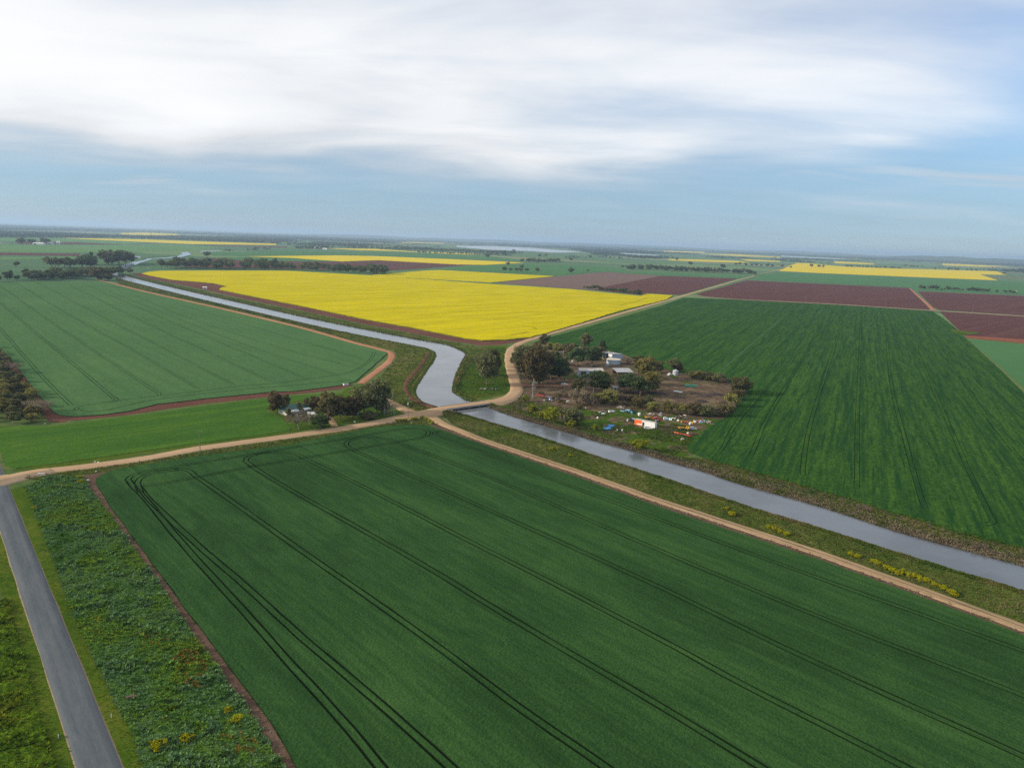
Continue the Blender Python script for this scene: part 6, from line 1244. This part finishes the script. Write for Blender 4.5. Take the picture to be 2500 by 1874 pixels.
# trailer van body, orange at one end and white at the other
tb = G(1549, 1036); te = G(1598, 1046); rz = math.atan2((te - tb).y, (te - tb).x); L = (te - tb).length
tv = empty('trailer_body', (tb.x, tb.y, .1), rz, 'orange and white box trailer body resting in the weeds', 'trailer')
MB().box(0, L * .36, 0, 2.5, 0, 3.0).build('orange_body', 'paint_orange', tv); 
cr_ = MB().box(L * .36 + .005, L, 0, 2.5, 0, 2.98).build('white_body', 'paint_white', tv)
MB().box(L * .12, L * .35, -.03, -.003, .35, 1.0).build('white_band', 'paint_white', tv)
MB().box(L * .385, L * .485, -.05, -.003, .1, 2.3).build('doorway_shade', 'interior_shade', tv)  # dark panel on the solid wall, painted as the shade within a doorway
MB().box(-.05, L + .05, -.08, 2.58, 3.005, 3.10).build('roof', 'roof_tan', tv)
for k in range(9): x = L * .5 + k * L * .055; MB().box(x, x + .06, -.06, -.003, .1, 2.9).build('rib', 'paint_white', tv)
MB().box(-.25, -.003, .3, .7, .2, .6).build('coupling', 'cream', tv)
# flatbed trailer
fa_, fb_ = G(1306, 969), G(1381, 980); rz = math.atan2((fb_ - fa_).y, (fb_ - fa_).x); L = (fb_ - fa_).length
fl = empty('flatbed_trailer', (fa_.x, fa_.y, .1), rz, 'long mauve flatbed trailer parked behind the canal bank', 'trailer')
MB().box(0, L * .28, .3, 2.1, 1.3, 1.45).build('gooseneck', 'paint_red', fl); MB().box(L * .26, L, 0, 2.5, .95, 1.12).build('deck', 'deck_mauve', fl)
for y in (.5, 1.85): MB().box(L * .27, L - .3, y, y + .15, .6, .948).build('beam', 'rusty', fl)
MB().box(L * .27, L * .285, .1, 2.4, 1.122, 1.9).build('headboard', 'paint_red', fl); MB().box(L * .45, L * .54, -.1, .45, .25, .85).build('toolbox', 'paint_blue', fl)
wheels(fl, [(L * f, y) for f in (.66, .74, .82) for y in (.15, 2.3)], 1.2)
for k in range(3): MB().box(L * (.64 + .08 * k), L * (.64 + .08 * k) + 1.0, -.05, .35, .90, .945).build('mudguard', 'paint_white', fl)
# green seeder
gs_ = G(1687, 946); sd = empty('seeder', (gs_.x, gs_.y, .1), -.06, 'green wide farm seeder on the bare yard', 'farm implement')
MB().box(-4.2, 4.2, -.1, .1, .75, .95).build('toolbar', 'paint_green', sd); MB().box(-4.2, 4.2, 1.2, 1.4, .75, .95).build('toolbar', 'paint_green', sd)
for s in (-1, 1): MB().prism([(s * 2.2 - 1.8, 1.0), (s * 2.2 + 1.8, 1.0), (s * 2.2 + 1.9, 2.0), (s * 2.2 - 1.9, 2.0)], .2, 1.1).build('seed_box', 'paint_green', sd)
for k in range(10): MB().tube([(-4.0 + k * .89, .0, .75), (-4.0 + k * .89, -.25, .35), (-4.0 + k * .89, 0, .02)], .06, 4).build('tine', 'rusty', sd)
MB().tube([(0, -.1, .85), (0, -2.4, .7)], .09, 6).build('drawbar', 'paint_green', sd); wheels(sd, [(-3.4, .6), (3.4, .6), (-1, .6), (1, .6)], 1.1)
def tractor(px, py, rz, paint, label, loader=False):
    p = G(px, py); o = empty('tractor', (p.x, p.y, .1), rz, label, 'tractor')
    MB().prism([(-.3, .8), (1.9, .75), (1.95, 1.35), (-.3, 1.5)], -.38, .38).build('bonnet', paint, o); MB().box(-1.4, -.32, -.45, .45, .7, 1.2).build('rear_body', paint, o)
    MB().box(-1.2, -.7, -.3, .3, 1.202, 1.4).build('seat', 'rubber', o); MB().tube([(1.3, .1, 1.4), (1.3, .1, 2.2)], .05, 6).build('exhaust', 'black_scrap', o)
    for s in (-1, 1): MB().prism([(-1.7, 1.3), (-.4, 1.3), (-.6, 1.65), (-1.5, 1.65)], *sorted((s * .5, s * .95))).build('mudguard', paint, o)
    for x, y, s in ((-1.05, .75, 2.0), (-1.05, -.75, 2.0), (1.4, .65, 1.1), (1.4, -.65, 1.1)): wheels(o, [(x, y)], s)
    if loader:
        for s in (-1, 1): MB().tube([(-.2, s * .55, 1.5), (1.2, s * .6, 2.3), (2.8, s * .6, 1.0)], .1, 5).build('loader_arm', paint, o)
        MB().prism([(2.7, .5), (3.5, .5), (3.4, .6), (2.85, 1.2)], -1.0, 1.0).build('bucket', paint, o)
tractor(1663, 1049, .3, 'paint_yellow', 'old yellow tractor in the weeds left of the silver wagon'); tractor(1678, 1050, 1.2, 'paint_yellow', 'yellow loader with raised arms touching the silver wagon', True); tractor(1467, 878, -.9, 'paint_yellow', 'yellow tractor at the mouth of the machinery shed', True)
tractor(1581, 1023, .5, 'paint_yellow', 'small yellow and black tractor behind the trailer body')
ri0, ri1 = G(1655, 1060), G(1684, 1067); rz = math.atan2((ri1 - ri0).y, (ri1 - ri0).x); L = (ri1 - ri0).length
rp_ = empty('plough_frame', (ri0.x, ri0.y, .1), rz, 'long red plough frame lying in the weeds', 'farm implement')
MB().box(0, L, 0, .3, .5, .75).build('beam', 'paint_red', rp_); MB().box(L * .3, L, .9, 1.15, .45, .68).build('beam', 'paint_red', rp_)
for k in range(6): x = L * (.32 + .12 * k); MB().box(x, x + .12, .305, .895, .5, .64).build('crossbar', 'paint_red', rp_); MB().tube([(x, .15, .5), (x + .3, .1, .05)], .07, 4).build('tine', 'black_scrap', rp_)
# --- junk
def fridge(px, py, mat, label, rz=0, h=1.7, w_=.75, tilt=0):
    p = G(px, py); o = empty('fridge', (p.x, p.y, .08), rz, label, 'fridge'); o.rotation_euler = (tilt, 0, rz)
    MB().box(-w_ / 2, w_ / 2, -.35, .3, 0, h).build('cabinet', mat, o); d_ = MB().box(-w_ / 2, w_ / 2, -.42, -.355, .05, h * .62).build('door', mat, o); MB().box(-w_ / 2, w_ / 2, -.42, -.355, h * .64, h - .02).build('door', mat, o); MB().box(w_ / 2 - .12, w_ / 2 - .08, -.47, -.422, h * .3, h * .58).build('handle', 'steel_grey', d_)
def drum(px, py, mat, label, r=.35, h=.9, lay=False):
    p = G(px, py); o = empty('drum', (p.x, p.y, .08 + (r if lay else 0)), random.uniform(0, 3), label, 'drum')
    if lay: o.rotation_euler.x = 1.5708
    MB().tube([(0, 0, 0), (0, 0, h)], r, 14).build('shell', mat, o)
    for z in (.02, h * .33, h * .66, h - .05): MB().tube([(0, 0, z), (0, 0, z + .04)], r + .03, 14, False).build('hoop', mat, o)
def panel(px, py, mat, label, l=1.8, w_=1.1, tilt=.2, rz=0, z=.5):
    """a bent metal sheet propped on the junk"""
    p = G(px, py); V = []; n = 7
    for i in range(n):
        u = i / (n - 1)
        for j in (0, 1): V.append((l * (u - .5), w_ * (j - .5), .14 * math.sin(u * 6) + (j - .5) * tilt * w_))
    F = [(2 * i, 2 * i + 2, 2 * i + 3, 2 * i + 1) for i in range(n - 1)]; b = len(V); V += [(x, y, zz_ - .05) for x, y, zz_ in V]; F += [tuple(k + b for k in f[::-1]) for f in F]
    F += [(2 * i + 2, 2 * i, 2 * i + b, 2 * i + 2 + b) for i in range(n - 1)] + [(2 * i + 1, 2 * i + 3, 2 * i + 3 + b, 2 * i + 1 + b) for i in range(n - 1)] + [(0, 1, 1 + b, b), (2 * n - 1, 2 * n - 2, 2 * n - 2 + b, 2 * n - 1 + b)]
    o = link('metal_sheet', mesh('metal_sheet', V, F, mat)); o.location = (p.x, p.y, z); o.rotation_euler = (0, 0, rz); tag(o, label, 'metal sheet')
def scrap(px, py, L, D, h, mats, label, seed, n=26):
    """one tangled heap: a mound with bars, sheets and tyres as its parts"""
    rp = random.Random(seed); p = G(px, py); o = empty('scrap_heap', (p.x, p.y, .08), rp.uniform(-.3, .3), label, 'scrap heap'); B = [MB() for _ in mats]
    for k in range(n):
        b = B[k % len(mats)]; x, y = rp.gauss(0, .28) * L, rp.gauss(0, .28) * D; z = max(0, h * (1 - (2 * x / L) ** 2 * .7 - (2 * y / D) ** 2 * .7)) * rp.random(); a = rp.uniform(0, 3.14); t_ = rp.random()
        if t_ < .45: dx_ = rp.uniform(.5, 1.4); b.box(x - dx_, x + dx_, y - .35, y + .35, z, z + rp.uniform(.08, .5), a)
        elif t_ < .8: l_ = rp.uniform(.8, 2.2); b.tube([(x, y, z), (x + l_ * math.cos(a), y + l_ * math.sin(a), z + rp.uniform(-.1, .9))], rp.uniform(.05, .12), 5)
        else: b.tube([(x, y, z), (x + .08, y, z + .3)], .42, 10)
    for b, m_ in zip(B, mats):
        if b.v: tag(b.build('scrap_pieces', m_, o), None, None, None, 'stuff')
drum_l = [(1543, 1010, 'paint_teal', 'teal and white drum in front of the black scrap heap', .5, 1.2), (1615, 1023, 'paint_red', 'red drum beside the red car'), (1664, 1031, 'paint_yellow', 'yellow drum in the coloured junk', .45, 1.0), (1397, 850, 'paint_white', 'white drum by the back fence'), (1416, 849, 'cream', 'cream drum by the back fence'), (1532, 1028, 'cream', 'cream drum left of the trailer body', .45, .9), (1519, 1052, 'paint_white', 'white drum alone in the weeds near the water'), (1507, 1052, 'paint_silver', 'grey drum alone in the weeds near the water')]
for a in drum_l: drum(*a)
tank(1561, 1015, .75, 1.3, .2, 'small white plastic tank behind the trailer body', 'paint_white', 'paint_white'); tank(1685, 1037, .6, 1.0, .2, 'small white tub in the coloured junk', 'paint_white', 'paint_white')
fridge(1613, 1016, 'steel_grey', 'grey cabinet standing behind the red car', .1, 2.2, 1.1); fridge(1623, 1024, 'paint_white', 'white cabinet right of the red drum', .2, 1.5, 1.6); fridge(1459, 1021, 'paint_white', 'small white cabinet alone in the weeds', .6, .9, .8); fridge(1655, 1028, 'paint_white', 'white box left of the yellow drum', -.3, 1.0, 1.2); fridge(1387, 981, 'paint_white', 'white box at the end of the flatbed trailer', .3, .9, 1.8)
for px, py, mt_, lb, l, w_, ti in ((1590, 1011, 'paint_white', 'white sheet lying behind the trailer body', 2.6, 1.0, .1), (1631, 1024, 'paint_lightblue', 'light blue bent sheet in the junk row', 2.2, 1.4, .5), (1637, 1025, 'paint_white', 'white bent sheet in the junk row', 1.4, 1.4, .8), (1644, 1022, 'paint_white', 'pale flat sheet in the junk row', 2.0, .8, .2), (1672, 1015, 'cream', 'cream sheet behind the brown scrap', 1.4, .9, .6), (1688, 1033, 'paint_yellow', 'yellow curved hood in the junk', 1.5, 1.1, .6), (1651, 1058, 'paint_orange', 'orange sheet left of the red plough frame', 2.0, 1.2, .3), (1696, 1031, 'paint_white', 'white frame sheet near the barley', 1.2, 1.6, .8), (1718, 1029, 'paint_teal', 'teal sheet near the barley', 1.5, 1.3, .7), (1705, 1034, 'paint_red', 'red sheet near the barley', 1.4, .7, .4), (1471, 1012, 'paint_lightblue', 'pale blue sheet at the left of the junk', 1.8, .9, .3), (1655, 957, 'steel_grey', 'grey flat sheet on the bare yard', 6.0, 2.4, .1), (1467, 1008, 'paint_white', 'white sheet at the left of the junk', 1.4, .8, .4), (1675, 1031, 'paint_red', 'red and orange sheet in the coloured junk', 2.4, 1.0, .4)):
    panel(px, py, mt_, lb, l, w_, ti, random.uniform(-.4, .4))
def tarp(px, py, sx, sy, label, seed):
    n = 9; V = []; p = G(px, py)
    for i in range(n):
        for j in range(n): V.append((sx * (i / (n - 1) - .5), sy * (j / (n - 1) - .5), .14 + .14 * mnoise.noise((i * .45, j * .45, seed)) + .10 * mnoise.noise((i * 1.3, j * 1.3, seed))))
    F = [(i * n + j, (i + 1) * n + j, (i + 1) * n + j + 1, i * n + j + 1) for i in range(n - 1) for j in range(n - 1)]
    o = link('tarpaulin', mesh('tarpaulin', V, F, 'tarp_blue', True)); o.location = (p.x, p.y, .12); o.rotation_euler = (0, 0, -.2); tag(o, label, 'tarpaulin')
tarp(1492, 1040, 3.4, 5.0, 'upper blue tarpaulin in the weeds', 1); tarp(1482, 1046, 4.0, 5.5, 'lower blue tarpaulin in the weeds', 2); tarp(1483, 892, 2.6, 4.0, 'bright blue tarpaulin beside the big round tank', 3)
bo = empty('boat', G(1493, 1006) + Vector((0, 0, .15)), .5, 'white boat hull tipped up at the left of the junk', 'boat'); bo.rotation_euler = (.5, .1, .5)
def hull():
    V = []; n = 9
    for i in range(n):
        u = i / (n - 1); x = 4.6 * (u - .5); b_ = .85 * (1 - max(0, u - .45) ** 2 * 3.0); b_ = max(b_, .05)
        V += [(x, -b_, .8 + .2 * u), (x, -b_ * .7, .2 + .15 * u), (x, 0, .0 + .3 * u * u), (x, b_ * .7, .2 + .15 * u), (x, b_, .8 + .2 * u)]
    F = [(i * 5 + j, i * 5 + j + 1, i * 5 + j + 6, i * 5 + j + 5) for i in range(n - 1) for j in range(4)] + [(4, 3, 2, 1, 0)]
    return MB().add(V, F)
hull().build('hull', 'paint_white', bo); MB().box(-.6, -.3, -.75, .75, .6, .68).build('thwart', 'timber', bo)
for a in ((1537, 1006, 9, 4, 1.4, ('black_scrap', 'rubber', 'paint_lightblue'), 'big black scrap heap in the junk line', 1, 70), (1470, 1008, 5, 3, .8, ('timber_grey', 'black_scrap', 'paint_white'), 'small mixed scrap heap at the left of the junk', 2, 26), (1541, 1026, 3.5, 2.5, 1.2, ('steel_grey', 'black_scrap'), 'tangled grey wreck left of the trailer body', 3, 34), (1664, 1021, 6, 3, 1.4, ('rusty', 'timber_grey', 'black_scrap'), 'brown tangled scrap heap in the junk line', 4, 50), (1707, 1030, 5, 3, 1.0, ('paint_lightblue', 'timber_grey', 'paint_red'), 'mixed coloured scrap heap near the barley', 5, 36), (1729, 1032, 5, 3, .8, ('rusty', 'timber_grey'), 'brown scrap heap at the right end of the junk', 6, 30), (1515, 996, 3.5, 2.5, 1.5, ('timber_grey', 'concrete'), 'pale heap behind the black scrap', 7, 22), (1693, 1060, 5, 3, .7, ('rusty', 'black_scrap'), 'dark rusty heap below the silver wagon', 8, 28), (1605, 1029, 3, 2, .8, ('paint_lightblue', 'rusty'), 'small heap behind the white end of the trailer body', 9, 18), (1378, 862, 9, 8, 1.4, ('steel_grey', 'timber_grey', 'paint_white'), 'grey scrap heap behind the entrance clump', 10, 60), (1400, 852, 14, 4, 1.0, ('black_scrap', 'paint_blue'), 'long dark scrap row along the back fence', 11, 60), (1340, 978, 4, 2, .7, ('black_scrap', 'paint_white'), 'black and white wheels and parts by the flatbed trailer', 12, 20), (1635, 913, 3, 2, .9, ('timber', 'cream'), 'tan heap left of the small steel tank', 13, 18), (1601, 1013, 8, 3, .5, ('timber_grey', 'rusty'), 'flat grey scrap strip behind the trailer body', 14, 34), (1180, 950, 4, 2, .5, ('black_scrap', 'timber_grey'), 'dark heap of timber on the green point', 15, 20), (1206, 951, 5, 2, .7, ('timber_grey', 'black_scrap'), 'grey log heap near the road bend', 16, 24)): scrap(*a)
# brush piles, burnt and dark
def brush(px, py, L, D, h, label, seed):
    rp = random.Random(seed); p = G(px, py); o = empty('brush_pile', (p.x, p.y, .06), rp.uniform(-.2, .2), label, 'brush pile'); b = MB()
    V = []; n, m_ = 22, 9
    for i in range(n):
        for j in range(m_):
            u, v_ = i / (n - 1) * 2 - 1, j / (m_ - 1) * 2 - 1; k = max(0, 1 - u * u - v_ * v_)
            V.append((u * L / 2, v_ * D / 2, h * k ** .6 * (.6 + .8 * abs(mnoise.noise((u * 4 + seed, v_ * 4, seed)))) - .05))
    F = [(i * m_ + j, (i + 1) * m_ + j, (i + 1) * m_ + j + 1, i * m_ + j + 1) for i in range(n - 1) for j in range(m_ - 1)]
    MB().add(V, F).build('mound', 'brush', o)
    for k in range(90):
        x, y = rp.gauss(0, .24) * L, rp.gauss(0, .24) * D; z = h * max(.05, 1 - (2 * x / L) ** 2 - (2 * y / D) ** 2); a = rp.uniform(0, 6.28); l_ = rp.uniform(.6, 2.2)
        b.tube([(x, y, z * .7), (x + l_ * math.cos(a), y + l_ * math.sin(a), z + rp.uniform(-.3, .7))], [.07, .02], 4, False)
    tag(b.build('sticks', 'timber', o), None, None, None, 'stuff')
for a in ((1610, 961, 13, 9, 1.4, 'dark brush pile right of the middle tree clump', 1), (1662, 971, 8, 6, 1.3, 'dark brush pile in the middle of the bare yard', 2), (1700, 962, 9, 5, 1.1, 'dark brush pile below the green seeder', 3), (1722, 967, 10, 6, 1.3, 'brush pile left of the longest one', 4), (1750, 963, 16, 7, 1.3, 'longest dark brush pile toward the barley', 5), (1712, 980, 9, 7, 1.5, 'dark brush pile lowest in the yard', 6), (1690, 988, 8, 5, 1.0, 'low brush pile above the round bushes', 7), (1640, 985, 8, 6, 1.0, 'brush pile behind the round olive bushes', 8), (1310, 957, 5, 3, .8, 'dark brush pile by the farm entrance', 9), (1354, 952, 6, 4, .9, 'dark brush pile below the white ute', 10)): brush(*a)
for i, (px, py, s_, mt_, lb) in enumerate(((1679, 1058, 1.6, 'concrete_white', 'white rock heap above the red plough frame'), (1666, 1073, 2.4, 'timber_grey', 'tan earth heap below the red plough frame'), (246, 1455, .9, 'cream', 'pale scrap of litter in the weeds'), (235, 1151, .8, 'concrete_white', 'white stone at the corner of the wheat field'), (215, 1172, .9, 'concrete_white', 'pale stone at the head of the firebreak'), (1004, 1032, .7, 'concrete_white', 'small white stone by the field corner'), (1430, 996, .9, 'concrete_white', 'white stone in the weeds left of the boat'), (1236, 906, .9, 'paint_white', 'white litter beside the road on the green point'), (1380, 1012, 1.3, 'concrete', 'pale stone heap behind the broad dark bush'), (866, 1030, 1.0, 'paint_white', 'white stone at the garden driveway'), (232, 1127, .7, 'concrete_white', 'left white stone on the paddock verge'), (240, 1128, .7, 'concrete_white', 'right white stone on the paddock verge'), (110, 1034, .8, 'concrete_white', 'small white stone beside the left wood'))):
    lump('stone' if 'stump' not in lb else 'stump', px, py, s_, mt_, lb, 'stone' if 'stump' not in lb else 'stump', seed=i, z=.3 if px in (322, 246) else .06, hgt=s_ * .45)

st_p = G(322, 1708); sm = empty('fallen_log', (st_p.x, st_p.y, .75), .4, 'grey fallen log with a broken stub in the weeds', 'log')
MB().tube([(-1.1, 0, 0), (0, .1, .1), (1.0, -.1, .05)], [.32, .3, .2], 8).build('log_trunk', 'timber', sm)
MB().tube([(.3, 0, .2), (.5, .4, .8), (.4, .5, 1.2)], [.14, .1, .05], 6).build('stub', 'timber', sm); MB().tube([(-.5, 0, .1), (-.9, -.7, .25)], [.12, .05], 6).build('stub', 'timber', sm)
# ---------------------------------------------------------------- haze
mt = bpy.data.materials.new('haze'); mt.use_nodes = True; t = NT(mt.node_tree); t.n.clear()
pv = t.node('ShaderNodeVolumePrincipled'); pv.inputs['Color'].default_value = (0.46, 0.62, 0.86, 1); pv.inputs['Density'].default_value = 0.000058; pv.inputs['Anisotropy'].default_value = 0.2
mo = t.node('ShaderNodeOutputMaterial'); t.l.new(pv.outputs[0], mo.inputs['Volume'])
x0, x1, y0, y1, z0, z1 = -S - 500, S + 500, -2500, S + 500, -1.5, 190.0
V = [(x, y, z) for z in (z0, z1) for x, y in ((x0, y0), (x1, y0), (x1, y1), (x0, y1))]
hz = link('haze', mesh('haze', V, [(3, 2, 1, 0), (4, 5, 6, 7), (0, 1, 5, 4), (1, 2, 6, 5), (2, 3, 7, 6), (3, 0, 4, 7)], mt))
tag(hz, 'thin blue haze lying over the whole plain', 'haze', None, 'stuff')
